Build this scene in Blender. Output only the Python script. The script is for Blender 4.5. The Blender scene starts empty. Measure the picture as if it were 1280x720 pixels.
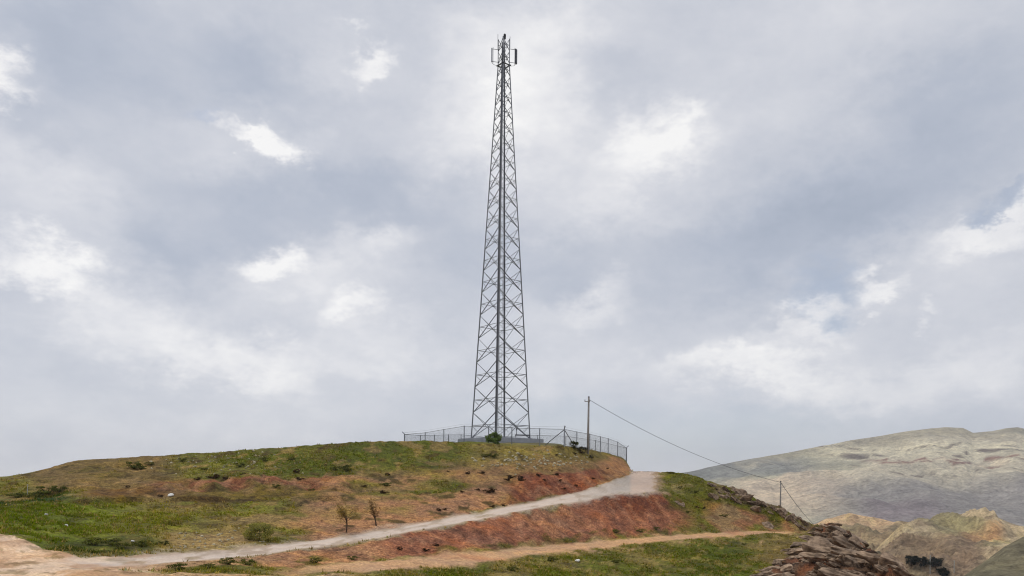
import bpy, bmesh, math, random
import numpy as np
from mathutils import Vector, Matrix, Euler

random.seed(11)
RNG = np.random.default_rng(11)
SC = bpy.context.scene
COL = SC.collection
F = 1000.0            # focal length in photo pixels (1280 wide)
HY = 600.0            # eye level in the photo
ROLL = math.radians(0.5)
CR, SR = math.cos(ROLL), math.sin(ROLL)

def ray(x, y):
    a = (np.asarray(x, float) - 640.0) / F
    b = (HY - np.asarray(y, float)) / F
    return a * CR - b * SR, a * SR + b * CR

def W(x, y, D):
    """point at distance D (metres north of the viewpoint) on a sight line"""
    a, b = ray(x, y)
    return Vector((float(a * D), float(D), float(b * D)))

def s2l(c):
    c = np.asarray(c, float) / 255.0
    return np.where(c <= 0.04045, c / 12.92, ((c + 0.055) / 1.055) ** 2.4)

def alb(r, g, b, k=1.0):
    return tuple(s2l((r, g, b)) * k)

# ------------------------------------------------------------------ noise
def _hash(ix, iy, seed):
    h = (ix.astype(np.int64) * 374761393 + iy.astype(np.int64) * 668265263 + seed * 982451653) & 0xFFFFFFFF
    h = ((h ^ (h >> 13)) * 1274126177) & 0xFFFFFFFF
    h = ((h ^ (h >> 16)) * 2246822519) & 0xFFFFFFFF
    return ((h ^ (h >> 15)) & 0xFFFFFF) / float(0xFFFFFF)

def vnoise(x, y, seed=0):
    x = np.asarray(x, float); y = np.asarray(y, float)
    ix = np.floor(x); iy = np.floor(y)
    fx = x - ix; fy = y - iy
    fx = fx * fx * (3 - 2 * fx); fy = fy * fy * (3 - 2 * fy)
    a = _hash(ix, iy, seed); b = _hash(ix + 1, iy, seed)
    c = _hash(ix, iy + 1, seed); d = _hash(ix + 1, iy + 1, seed)
    return (a * (1 - fx) + b * fx) * (1 - fy) + (c * (1 - fx) + d * fx) * fy

def fbm(x, y, seed=0, octv=4, gain=0.5):
    t = 0; amp = 1; tot = 0
    for o in range(octv):
        t = t + amp * vnoise(x * 2 ** o + 17.3 * o, y * 2 ** o - 9.1 * o, seed + o)
        tot += amp; amp *= gain
    return t / tot

def sst(a, b, x):
    t = np.clip((np.asarray(x, float) - a) / (b - a), 0, 1)
    return t * t * (3 - 2 * t)

# ------------------------------------------------------------------ object helpers
def tag(o, label=None, cat=None, group=None, kind=None):
    if label: o['label'] = label
    if cat: o['category'] = cat
    if group: o['group'] = group
    if kind: o['kind'] = kind
    return o

def empty(name, loc, label, cat, group=None, rz=0.0):
    o = bpy.data.objects.new(name, None)
    COL.objects.link(o)
    o.location = loc; o.rotation_euler = (0, 0, rz); o.empty_display_size = 0.2
    return tag(o, label, cat, group)

def link(name, me, mat=None, parent=None):
    o = bpy.data.objects.new(name, me)
    COL.objects.link(o)
    if mat is not None and not me.materials: me.materials.append(mat)
    if parent is not None: o.parent = parent
    return o

def mesh_from(name, verts, faces, mat=None, parent=None, smooth=False):
    me = bpy.data.meshes.new(name)
    me.from_pydata([tuple(v) for v in verts], [], faces)
    me.update()
    if smooth:
        me.polygons.foreach_set('use_smooth', [True] * len(me.polygons))
    return link(name, me, mat, parent)

def copy_tree(o, parent=None):
    c = o.copy(); COL.objects.link(c)
    if parent is not None: c.parent = parent
    for ch in list(o.children):
        copy_tree(ch, c)
    return c

class MB:
    """collects simple solids and links them as ONE mesh object"""
    def __init__(s): s.v = []; s.f = []
    def add(s, vs, fs):
        n = len(s.v); s.v += [tuple(v) for v in vs]; s.f += [tuple(i + n for i in f) for f in fs]
    def box(s, c, size, rot=None):
        c = Vector(c); hx, hy, hz = [k / 2 for k in size]
        vs = []
        for z in (-hz, hz):
            for x, y in ((-hx, -hy), (hx, -hy), (hx, hy), (-hx, hy)):
                p = Vector((x, y, z))
                if rot is not None: p = rot @ p
                vs.append(c + p)
        s.add(vs, [(3, 2, 1, 0), (4, 5, 6, 7), (0, 1, 5, 4), (1, 2, 6, 5), (2, 3, 7, 6), (3, 0, 4, 7)])
    def tube(s, p, q, r0, r1=None, n=8):
        p = Vector(p); q = Vector(q); r1 = r0 if r1 is None else r1
        d = (q - p).normalized(); u = d.orthogonal().normalized(); w = d.cross(u)
        vs = []
        for c, r in ((p, r0), (q, r1)):
            for k in range(n):
                t = 2 * math.pi * k / n
                vs.append(c + u * (r * math.cos(t)) + w * (r * math.sin(t)))
        fs = [(k, (k + 1) % n, n + (k + 1) % n, n + k) for k in range(n)]
        fs += [tuple(range(n))[::-1], tuple(range(n, 2 * n))]
        s.add(vs, fs)
    def path(s, pts, rad, n=6):
        pts = [Vector(p) for p in pts]; vs = []; fs = []
        m = len(pts)
        for i, p in enumerate(pts):
            d = (pts[min(i + 1, m - 1)] - pts[max(i - 1, 0)]).normalized()
            u = d.cross(Vector((0.31, 0.17, 0.93))).normalized(); w = d.cross(u)
            r = rad(i / (m - 1)) if callable(rad) else rad
            for k in range(n):
                t = 2 * math.pi * k / n
                vs.append(p + u * (r * math.cos(t)) + w * (r * math.sin(t)))
        for i in range(m - 1):
            for k in range(n):
                a = i * n + k; b = i * n + (k + 1) % n
                fs.append((a, b, b + n, a + n))
        fs += [tuple(range(n))[::-1], tuple(range((m - 1) * n, m * n))]
        s.add(vs, fs)
    def angle(s, p, q, w, t, inward):
        """steel L-section from p to q, its corner pointing away from `inward`"""
        p = Vector(p); q = Vector(q); d = (q - p).normalized()
        i = Vector(inward); i = (i - d * i.dot(d)).normalized()
        k = d.cross(i)
        e1 = (i + k).normalized(); e2 = (i - k).normalized()
        prof = [Vector((0, 0)), Vector((w, 0)), Vector((w, t)), Vector((t, t)), Vector((t, w)), Vector((0, w))]
        vs = [c + e1 * a.x + e2 * a.y for c in (p, q) for a in prof]
        fs = [(j, (j + 1) % 6, 6 + (j + 1) % 6, 6 + j) for j in range(6)]
        fs += [(5, 4, 3, 2, 1, 0), (6, 7, 8, 9, 10, 11)]
        s.add(vs, fs)
    def build(s, name, mat, parent=None, smooth=False, bevel=0):
        o = mesh_from(name, s.v, s.f, mat, parent, smooth)
        bm = bmesh.new(); bm.from_mesh(o.data)
        if bevel:
            bmesh.ops.bevel(bm, geom=list(bm.edges), offset=bevel, segments=2, affect='EDGES', clamp_overlap=True)
        bmesh.ops.recalc_face_normals(bm, faces=list(bm.faces))
        bm.to_mesh(o.data); bm.free()
        return o

# ------------------------------------------------------------------ materials
def nodes_of(m):
    m.use_nodes = True
    nt = m.node_tree
    return nt, nt.nodes, nt.links, nt.nodes.get('Principled BSDF')

def noise_mat(name, c0, c1, scale=4.0, rough=0.8, metal=0.0, bump=0.2, detail=6, coords='Object', spec=0.3, dist=0.05):
    m = bpy.data.materials.new(name)
    nt, N, L, b = nodes_of(m)
    tc = N.new('ShaderNodeTexCoord')
    n1 = N.new('ShaderNodeTexNoise'); n1.inputs['Scale'].default_value = scale; n1.inputs['Detail'].default_value = detail
    n1.inputs['Roughness'].default_value = 0.62
    L.new(tc.outputs[coords], n1.inputs['Vector'])
    r = N.new('ShaderNodeValToRGB')
    r.color_ramp.elements[0].position = 0.32; r.color_ramp.elements[1].position = 0.68
    r.color_ramp.elements[0].color = (*c0, 1); r.color_ramp.elements[1].color = (*c1, 1)
    L.new(n1.outputs['Fac'], r.inputs['Fac'])
    oi = N.new('ShaderNodeObjectInfo')
    mr = N.new('ShaderNodeMapRange'); mr.inputs['To Min'].default_value = 0.75; mr.inputs['To Max'].default_value = 1.25
    L.new(oi.outputs['Random'], mr.inputs['Value'])
    hv = N.new('ShaderNodeHueSaturation')
    L.new(r.outputs['Color'], hv.inputs['Color']); L.new(mr.outputs['Result'], hv.inputs['Value'])
    L.new(hv.outputs['Color'], b.inputs['Base Color'])
    b.inputs['Roughness'].default_value = rough; b.inputs['Metallic'].default_value = metal
    b.inputs['Specular IOR Level'].default_value = spec
    if bump:
        bp = N.new('ShaderNodeBump'); bp.inputs['Strength'].default_value = bump; bp.inputs['Distance'].default_value = dist
        L.new(n1.outputs['Fac'], bp.inputs['Height']); L.new(bp.outputs['Normal'], b.inputs['Normal'])
    return m

def attr_ground_mat(name, s_fine, s_mid, s_big, bump_d, var=0.55, dark=0.35):
    """soil: the colour attribute of the sheet broken up by three sizes of procedural mottling"""
    m = bpy.data.materials.new(name)
    nt, N, L, b = nodes_of(m)
    at = N.new('ShaderNodeAttribute'); at.attribute_name = 'soil'
    geo = N.new('ShaderNodeNewGeometry')
    def noise(sc, det, rough=0.6, dis=0.0):
        n = N.new('ShaderNodeTexNoise'); n.inputs['Scale'].default_value = sc; n.inputs['Detail'].default_value = det
        n.inputs['Roughness'].default_value = rough; n.inputs['Distortion'].default_value = dis
        L.new(geo.outputs['Position'], n.inputs['Vector']); return n
    nf = noise(s_fine, 5, 0.7); nm = noise(s_mid, 5, 0.65, 0.4); nb = noise(s_big, 4, 0.6, 0.6)
    def mp(n, lo, hi):
        k = N.new('ShaderNodeMapRange'); k.inputs['From Min'].default_value = 0.3; k.inputs['From Max'].default_value = 0.7
        k.inputs['To Min'].default_value = lo; k.inputs['To Max'].default_value = hi
        L.new(n.outputs['Fac'], k.inputs['Value']); return k
    a = mp(nf, 1 - var, 1 + var); c = mp(nm, 1 - var * .7, 1 + var * .7); d = mp(nb, 1 - dark, 1 + dark)
    m1 = N.new('ShaderNodeMath'); m1.operation = 'MULTIPLY'; L.new(a.outputs[0], m1.inputs[0]); L.new(c.outputs[0], m1.inputs[1])
    m2 = N.new('ShaderNodeMath'); m2.operation = 'MULTIPLY'; L.new(m1.outputs[0], m2.inputs[0]); L.new(d.outputs[0], m2.inputs[1])
    m3 = N.new('ShaderNodeMath'); m3.operation = 'SUBTRACT'; L.new(m2.outputs[0], m3.inputs[0]); m3.inputs[1].default_value = 1.0
    m4 = N.new('ShaderNodeMath'); m4.operation = 'MULTIPLY_ADD'; L.new(m3.outputs[0], m4.inputs[0]); L.new(at.outputs['Alpha'], m4.inputs[1]); m4.inputs[2].default_value = 1.0
    vm = N.new('ShaderNodeVectorMath'); vm.operation = 'SCALE'
    L.new(at.outputs['Color'], vm.inputs[0]); L.new(m4.outputs[0], vm.inputs['Scale'])
    # slight hue drift between drier and greener ground
    hs = N.new('ShaderNodeHueSaturation')
    hm = mp(nm, 0.494, 0.506); L.new(hm.outputs[0], hs.inputs['Hue'])
    sm = mp(nb, 0.86, 1.0); L.new(sm.outputs[0], hs.inputs['Saturation'])
    L.new(vm.outputs[0], hs.inputs['Color'])
    L.new(hs.outputs['Color'], b.inputs['Base Color'])
    b.inputs['Roughness'].default_value = 0.95; b.inputs['Specular IOR Level'].default_value = 0.1
    ad = N.new('ShaderNodeMath'); ad.operation = 'MULTIPLY_ADD'; ad.inputs[1].default_value = 2.0
    L.new(nm.outputs['Fac'], ad.inputs[0]); L.new(nf.outputs['Fac'], ad.inputs[2])
    bp = N.new('ShaderNodeBump'); bp.inputs['Distance'].default_value = bump_d
    bs = N.new('ShaderNodeMath'); bs.operation = 'MULTIPLY'; bs.inputs[1].default_value = .75; L.new(at.outputs['Alpha'], bs.inputs[0]); L.new(bs.outputs[0], bp.inputs['Strength'])
    L.new(ad.outputs[0], bp.inputs['Height']); L.new(bp.outputs['Normal'], b.inputs['Normal'])
    return m

def leaf_mat(name):
    m = bpy.data.materials.new(name)
    nt, N, L, b = nodes_of(m)
    at = N.new('ShaderNodeAttribute'); at.attribute_name = 'soil'
    geo = N.new('ShaderNodeNewGeometry')
    n = N.new('ShaderNodeTexNoise'); n.inputs['Scale'].default_value = 1.3; n.inputs['Detail'].default_value = 3
    L.new(geo.outputs['Position'], n.inputs['Vector'])
    k = N.new('ShaderNodeMapRange'); k.inputs['From Min'].default_value = .3; k.inputs['From Max'].default_value = .7
    k.inputs['To Min'].default_value = .7; k.inputs['To Max'].default_value = 1.3
    L.new(n.outputs['Fac'], k.inputs['Value'])
    vm = N.new('ShaderNodeVectorMath'); vm.operation = 'SCALE'
    L.new(at.outputs['Color'], vm.inputs[0]); L.new(k.outputs[0], vm.inputs['Scale'])
    L.new(vm.outputs[0], b.inputs['Base Color'])
    b.inputs['Roughness'].default_value = 0.8; b.inputs['Specular IOR Level'].default_value = 0.15
    tr = N.new('ShaderNodeBsdfTranslucent'); L.new(vm.outputs[0], tr.inputs['Color'])
    mx = N.new('ShaderNodeMixShader'); mx.inputs[0].default_value = 0.42
    out = N.get('Material Output')
    L.new(b.outputs[0], mx.inputs[1]); L.new(tr.outputs[0], mx.inputs[2]); L.new(mx.outputs[0], out.inputs['Surface'])
    return m

M_GROUND = attr_ground_mat('soil_and_grass', 8.0, 2.3, 0.33, 0.16, var=.7, dark=.3)
M_FAR = attr_ground_mat('dry_mountain_soil', 0.16, 0.05, 0.012, 9.0, var=0.34, dark=0.2)
M_MID = attr_ground_mat('valley_hill_soil', 0.6, 0.2, 0.05, 2.0, var=0.42, dark=0.25)
M_LEAF = leaf_mat('leaves_and_blades')
M_STEEL = noise_mat('galvanised_steel', (.13, .135, .145), (.24, .245, .255), 1.5, 0.55, 0.25, 0.05, spec=.4)
M_DARKSTEEL = noise_mat('dark_cable', (.015, .015, .018), (.03, .03, .035), 3, 0.7, 0, 0.0)
M_ANT = noise_mat('grey_plastic', (.07, .07, .08), (.10, .10, .11), 2, 0.5, 0, 0.0)
M_ANTL = noise_mat('pale_plastic', (.30, .31, .33), (.38, .39, .4), 2, 0.5, 0, 0.0)
M_CONC = noise_mat('concrete', (.24, .25, .275), (.33, .335, .36), 1.2, 0.9, 0, 0.3)
M_POLE = noise_mat('weathered_pole', (.19, .17, .15), (.31, .28, .25), 6, 0.9, 0, 0.3)
M_WIRE = noise_mat('fence_wire', (.19, .2, .22), (.26, .27, .29), 3, 0.5, 0.5, 0.0)
M_ROCK = noise_mat('weathered_rock', (.045, .027, .016), (.41, .285, .185), 2.4, 0.95, 0, 0.8, 9, dist=0.12)
M_STONE = noise_mat('pale_stone', (.30, .25, .15), (.50, .44, .30), 3, 0.95, 0, 0.5, 6)
M_WHITE = noise_mat('white_stone', (.55, .53, .48), (.75, .73, .68), 3, 0.9, 0, 0.3, 6)
M_BARK = noise_mat('bark', (.06, .036, .022), (.12, .075, .045), 9, 0.95, 0, 0.4)
M_TWIG = noise_mat('dark_twigs', (.016, .011, .007), (.04, .028, .017), 9, 0.95, 0, 0.2)
M_POST = noise_mat('pale_post', (.42, .40, .36), (.58, .55, .5), 5, 0.9, 0, 0.2)

# ------------------------------------------------------------------ terrain sheet
K = 1.04     # how bright the daylight reads in the photo relative to its surfaces' own colour
def c(r, g, b): return np.array(alb(r, g, b, K))

def curve(pts):
    p = np.array(pts, float)
    return lambda x: (np.interp(x, p[:, 0], p[:, 1]), np.interp(x, p[:, 0], p[:, 2]))

cB = curve([(-600,738,17),(-200,738,20),(0,738,22),(100,738,24),(200,738,26),(300,738,28),(400,738,31),(500,738,34),(600,738,37),(700,738,39),(800,738,41),(900,738,43),(1000,738,45),(1040,738,44),(1090,742,43),(1130,768,40),(1250,800,36),(1900,900,30)])
cT0 = curve([(-600,716,22),(-200,714,25),(0,712,27),(100,714,28),(200,716,30),(300,718,32),(360,719,34),(444,716,37),(529,711,41),(613,702,46),(680,692,52),(764,684,60),(849,675,68),(933,668.5,77),(985,667.5,79),(1005,676,72),(1040,690,60),(1090,715,52),(1130,745,42),(1250,790,38),(1900,890,32)])
cT1 = curve([(-600,706,24),(-200,703,27),(0,702,29.5),(100,712.5,28.5),(200,711,31.5),(300,708,35),(360,708,37),(444,702,40.5),(529,693,45),(613,688,50),(680,681,57),(764,675,65),(849,668,73),(933,664,80),(985,665,80.5),(1005,669,76),(1040,675,63.5),(1090,703,53.5),(1130,735,43),(1250,785,39),(1900,885,33)])
cG0 = curve([(-600,700,25),(-200,690,29),(0,696,30.5),(100,711,29.5),(150,709,31),(200,706,33),(250,702,35),(300,697,37.5),(350,691,40.5),(400,685,43),(450,676,46),(500,668,49),(550,659,53),(600,650,57),(650,640,62.5),(700,631,68),(736,626,72),(764,619,76),(792,617,79),(805,616,80),(820,614,82),(860,628,84),(900,638,84),(940,648,83),(976,655,83),(1010,664.5,79),(1040,668,65),(1090,698,54.5),(1130,730,44),(1250,780,40),(1900,880,34)])
cG1 = curve([(-600,690,27),(-200,680,32),(0,666,36),(50,686,33.5),(100,700,32),(150,697,34),(200,694,36.5),(250,690,39),(300,686,41.5),(350,680,45),(400,674,48),(450,667,51),(500,658,54.5),(550,649,59),(600,639.5,64),(650,630,69.5),(700,620,75),(736,612,79.5),(764,602,85),(780,596,91),(792,591.5,97),(805,590,98),(820,591,98),(860,612,87),(900,622,86),(940,634,85),(976,644,84.5),(1010,662,80),(1040,662,66),(1090,694,55),(1130,727,44.5),(1250,777,40.5),(1900,877,34.5)])
cM = curve([(-600,660,40),(-200,645,43),(0,632,46),(100,628,50),(200,627.5,54),(300,627,57),(400,626,60),(450,625,62),(500,620,65),(550,616,68),(600,611,71),(650,605,74),(700,600,79),(736,596,83.5),(764,592,89),(780,589.5,96),(786,590,98),(790,590.8,99),(805,589.6,99.5),(820,590.6,99),(860,602,89.5),(900,615,87.5),(940,627,86),(976,639,85.5),(1010,660,81),(1040,658,67),(1090,691,55.5),(1130,724,45),(1250,774,41),(1900,874,35)])
cS = curve([(-600,645,46),(-200,628,50),(0,616,53),(60,612,55),(100,604,57),(200,602,61),(300,598,65),(400,597,69),(500,595,73),(600,588,77),(650,584,80),(700,582,84),(736,580,88),(764,580,95),(780,581,104),(786,585,105),(790,590.4,101),(805,589.3,101),(820,590.2,100),(860,596,91),(900,611,88.5),(940,623,87),(976,636,86.3),(1010,658,81.5),(1040,655.8,68),(1090,688.5,56),(1130,721,45.5),(1250,771,41.5),(1900,871,35.5)])
cC = curve([(-600,630,54),(-200,613,56),(0,598,60),(40,590.5,63),(62,585.5,65),(82,579,66.5),(97,575.2,68),(150,573,70),(200,570,73),(300,563,77),(390,556,80),(450,552.5,82),(500,551,84),(560,553,87),(620,556,88),(660,557,89),(705,557,90),(735,561,97),(764,568,105),(782,573,111),(786,583,108),(789,590,103),(805,589,103),(820,589.8,101),(830,590,98),(840,591,95),(860,592.5,92.5),(880,599,91),(900,607,90),(925,617,88.5),(950,627,87.5),(976,634,87),(1000,648,84),(1012,656,82),(1040,654,69),(1060,662,64),(1090,687,56.5),(1130,719,46),(1250,768,42),(1900,868,36)])

xs = np.concatenate([np.arange(-1400, -60, 30), np.arange(-60, 1140, 2.0), np.arange(1140, 1400, 8), np.arange(1400, 2700, 40)])
NX = len(xs)
def smooth_cols(v, x=xs, s=3.0):
    out = v.copy()
    d = np.arange(-60, 1140, 2.0)
    i0 = np.searchsorted(x, -60); i1 = i0 + len(d)
    k = np.exp(-0.5 * (np.arange(-5, 6) * 2.0 / s) ** 2); k /= k.sum()
    pad = np.concatenate([[v[i0]] * 5, v[i0:i1], [v[i1 - 1]] * 5])
    out[i0:i1] = np.convolve(pad, k, 'valid')
    return out
rowsY = []; rowsD = []; rowsT = []     # T: a running row coordinate (0 B, 1 T0, 2 T1, 3 G0, 4 G1, 5 M, 6 S, 7 C)
curves = []
for i, cf in enumerate((cB, cT0, cT1, cG0, cG1, cM, cS, cC)):
    y, D = cf(xs)
    y = smooth_cols(y); D = smooth_cols(D)
    wob = (fbm(xs / 30.0, xs * 0 + i * 7.7, 5 + i, 3) - 0.5) * (3.4 if i in (1, 2, 3, 4) else 2.0)
    if i == 7: wob = (fbm(xs / 14.0, xs * 0, 90, 4) - 0.5) * 1.7
    fade = 1 - 0.85 * np.exp(-((xs - 805) / 28.0) ** 2)
    curves.append([y + wob * fade, D])
for i in range(7, 0, -1):      # keep rows ordered from near to far
    curves[i - 1][0] = np.maximum(curves[i - 1][0], curves[i][0] + 0.12)
nsub = [24, 10, 24, 12, 40, 26, 36]
for i in range(7):
    for k in range(nsub[i]):
        t = k / nsub[i]
        rowsY.append(curves[i][0] * (1 - t) + curves[i + 1][0] * t)
        rowsD.append(curves[i][1] * (1 - t) + curves[i + 1][1] * t)
        rowsT.append(i + t)
rowsY.append(curves[7][0]); rowsD.append(curves[7][1]); rowsT.append(7.0)
PY = np.array(rowsY); PD = np.array(rowsD); PT = np.array(rowsT)[:, None] * np.ones((1, NX))
A_, B_ = ray(xs[None, :], PY)
XW = A_ * PD; YW = PD.copy(); ZW = B_ * PD
# ground between the viewpoint and the first row
nearD = [2.5, 5, 8, 12, 16]
nX = []; nY = []; nZ = []
for D in nearD:
    t = (D - 2.5) / (PD[0] - 2.5)
    nX.append(A_[0] * D); nY.append(np.full(NX, D)); nZ.append(-1.65 * (1 - t) + ZW[0] * t - 0.5 * t * (1 - t))
# ground behind the crest
dd = np.array([1.2, 3, 5, 8, 11, 15, 20, 26, 33, 42, 55, 75, 100, 140, 200, 280, 380, 520, 720, 1000, 1500, 2500, 4500, 8000.])
zc = ZW[-1]; dc = PD[-1]
wpl = sst(400, 500, xs) * (1 - sst(690, 735, xs))
wright = sst(784, 789, xs)
bX = []; bY = []; bZ = []
for q in dd:
    D = dc + q
    z_left = zc + (3.95 + .8 * sst(515, 590, xs) - zc) * wpl * sst(0, 14, q) - 0.28 * np.maximum(0, D - 140) * (D < 1e9)
    z_right = zc - (0.14 + .28 * sst(950, 1050, xs)) * min(q, 75) - 0.30 * max(q - 75, 0) - 0.5 * sst(0, 3, q)
    z = z_left * (1 - wright) + z_right * wright
    z = np.maximum(z, -130 + 0 * z)
    bX.append(A_[-1] * D); bY.append(D); bZ.append(z)
XA = np.vstack([nX, XW, bX]); YA = np.vstack([nY, YW, bY]); ZA = np.vstack([nZ, ZW, bZ])
NN = len(nearD); NV = PY.shape[0]; NR = XA.shape[0]
PXA = np.ones((NR, 1)) * xs[None, :]
PYA = np.vstack([np.full((NN, NX), 760.), PY, np.full((len(dd), NX), 540.)])
TA = np.vstack([np.full((NN, NX), -1.0), PT, np.full((len(dd), NX), 8.0)])

def rng_(a, lo, hi, s): return sst(lo - s, lo + s, a) * (1 - sst(hi - s, hi + s, a))
# masks -------------------------------------------------------------
n1 = fbm(XA / 3.1, YA / 3.1, 21, 5); n2 = fbm(XA / 1.1, YA / 1.1, 33, 4); n3 = fbm(XA / 9.0, YA / 9.0, 44, 4)
n4 = fbm(XA / 0.5, YA / 0.5, 55, 3)
wx = PXA + (n1 - .5) * 46 + (n2 - .5) * 16; wt = TA + (n1 - .5) * .5 + (n2 - .5) * .25
road = sst(2.9, 3.12, TA + (n2 - .5) * .25) * (1 - sst(3.88, 4.1, TA + (n2 - .5) * .25)) * (1 - sst(808, 830, PXA + (n2 - .5) * 26 + (TA - 3.5) * 8)) * sst(60, 130, PXA)
track = sst(.9, 1.2, TA + (n2 - .5) * .5) * (1 - sst(1.8, 2.1, TA + (n2 - .5) * .5)) * sst(330, 420, wx) * (1 - sst(975, 1010, wx))
edgey = np.interp(PYA, [655, 668, 690, 718, 740], [1003, 1010, 985, 945, 915])
edgex = PXA + (n2 - .5) * 16
bluff = sst(0, 14, edgex - edgey) * sst(654, 662, PYA) * (TA > -.5)
bluff = np.maximum(bluff, sst(1018, 1030, PXA)) * (TA < 7.6)
ridge = sst(-16, -3, -(PYA - np.interp(PXA, xs, PY[-1])) ) * sst(872, 895, PXA) * (1 - sst(1005, 1020, PXA)) * (TA >= 4) * (TA < 7.5)

# small relief -------------------------------------------------------
rel = (fbm(XA / 2.4, YA / 2.4, 3, 4) - .5) * .30 + (n4 - .5) * .12
rel = rel * (1 - .8 * road) * (1 - .6 * track) * sst(-1, 0, TA)
gul = sst(1.9, 2.2, TA) * (1 - sst(2.8, 3.0, TA)) * sst(470, 520, PXA) * (1 - sst(830, 880, PXA))        # red bank below the road
scar = sst(5.3, 5.6, TA) * (1 - sst(5.95, 6.05, TA)) * sst(150, 230, PXA) * (1 - sst(430, 470, PXA))    # slip face
cut = sst(4.0, 4.2, TA) * (1 - sst(5.5, 6.2, TA)) * sst(610, 660, PXA) * (1 - sst(775, 786, PXA))       # road cutting
rel += (gul + scar + cut) * (fbm(XA / .8, YA / 2.0, 71, 4) - .5) * .5 + scar * (fbm(XA / 2.2 + YA / 3., YA / 5., 75, 3) - .5) * 1.1
rel += sst(5.2, 5.6, TA) * (1 - sst(6.6, 7, TA)) * rng_(PXA, 20, 215, 25) * (fbm(XA / 1.5, YA / 1.5, 77, 4) - .5) * .5
rel += bluff * (fbm(XA / 1.6 - YA / 3., YA / 2.2 + XA / 3., 81, 5) - .5) * 1.3 * (TA < 7.5)
rel += ridge * (fbm(XA / 1.2, YA / 1.2, 83, 4) - .5) * .8
# rut in the track and wheel lines on the road
tl = (TA - 3.0)
rel -= road * .05 * (np.exp(-((tl - .3) / .09) ** 2) + np.exp(-((tl - .7) / .09) ** 2))
rel *= np.where(TA > 7.9, 0.6, 1.0)
ZA = ZA + rel
# terrace step at the field's upper end
ZA += np.where((TA > 5.0) & (TA < 7.5), .24 * sst(.3, .6, n1), 0) * sst(60, 100, PXA) * (1 - sst(420, 450, PXA)) * (1 - sst(5.0, 6.0, TA))

# soil and vegetation colours ----------------------------------------
def lay(base, colr, w):
    w = np.clip(w, 0, 1)[..., None]
    return base * (1 - w) + colr * w
soil = np.ones(XA.shape + (3,)) * c(108, 102, 32)
soil = lay(soil, c(128, 110, 62), sst(.5, .68, n1) * .7)
# crown of the hill
soil = lay(soil, c(84, 88, 10), rng_(wt, 5.9, 9, .12) * rng_(wx, 220, 610, 40) * sst(.32, .55, n3 * .5 + n1 * .5))
soil = lay(soil, c(118, 90, 46), rng_(wt, 5.6, 7.6, .2) * rng_(wx, 40, 215, 25) * .8)
soil = lay(soil, c(128, 108, 48), rng_(wt, 6.0, 7.6, .1) * rng_(wx, 585, 800, 25) * .75)
# slope between terrace and crown
soil = lay(soil, c(104, 80, 16), rng_(wt, 4.95, 5.6, .12) * rng_(wx, 120, 440, 30) * .8)
soil = lay(soil, c(130, 76, 40), rng_(wt, 5.45, 6.02, .1) * rng_(wx, 195, 435, 14) * sst(.25, .5, n1))
soil = lay(soil, c(112, 74, 28), rng_(wt, 5.15, 5.7, .15) * rng_(wx, 110, 225, 18) * .8)
soil = lay(soil, c(42, 62, 5), rng_(wt, 5.05, 5.6, .15) * rng_(wx, -80, 88, 14))
soil = lay(soil, c(150, 108, 64), rng_(wt, 4.9, 6.1, .2) * rng_(wx, 405, 660, 22) * sst(.3, .55, n1 * .6 + n3 * .4) * .9)
soil = lay(soil, c(136, 98, 58), rng_(wt, 4.5, 6.3, .25) * rng_(wx, 560, 800, 30) * .7)
soil = lay(soil, c(92, 94, 12), rng_(wt, 4.6, 5.3, .12) * rng_(wx, 510, 575, 12) * .9)
# field
fld = rng_(wt, 4.0, 5.0, .05)
soil = lay(soil, c(94, 102, 6), fld * (1 - sst(110, 320, wx)))
soil = lay(soil, c(112, 108, 24), fld * rng_(wx, 130, 330, 50) * .8)
soil = lay(soil, c(144, 116, 60), fld * rng_(wx, 270, 400, 35) * sst(.38, .55, n1) * .9)
soil = lay(soil, c(164, 114, 70), fld * rng_(wx, 375, 640, 30) * sst(.22, .45, n1 * .5 + n3 * .5))
soil = lay(soil, c(56, 62, 8), rng_(wt, 4.05, 4.28, .06) * rng_(wx, 70, 200, 20) * .85)
soil = lay(soil, c(150, 120, 72), rng_(wt, 4.05, 4.4, .1) * rng_(wx, 200, 320, 20) * .8)
spk = fbm(XA / .9, YA / 1.6, 131, 4); spk2 = fbm(XA / 1.8, YA / 3.0, 141, 4)
hillzone = rng_(TA, 4.05, 7.6, .05) * (1 - sst(740, 765, PXA)) * np.where(TA < 5, .35 + .65 * sst(150, 330, PXA), 1)
soil = lay(soil, c(92, 80, 24), hillzone * sst(.56, .66, spk * .5 + spk2 * .5) * .75)
soil = lay(soil, c(150, 116, 64), hillzone * (1 - sst(.34, .43, spk * .5 + spk2 * .5)) * .55)
soil = lay(soil, c(70, 50, 18), hillzone * sst(.66, .74, spk) * .6)
# road cutting
soil = lay(soil, c(128, 68, 40), rng_(wt, 4.0, 5.55, .12) * rng_(wx, 640, 752, 14) * .95)
soil = lay(soil, c(164, 114, 70), rng_(wt, 4.0, 6.8, .1) * rng_(wx, 755, 790, 7) * .85)
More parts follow.
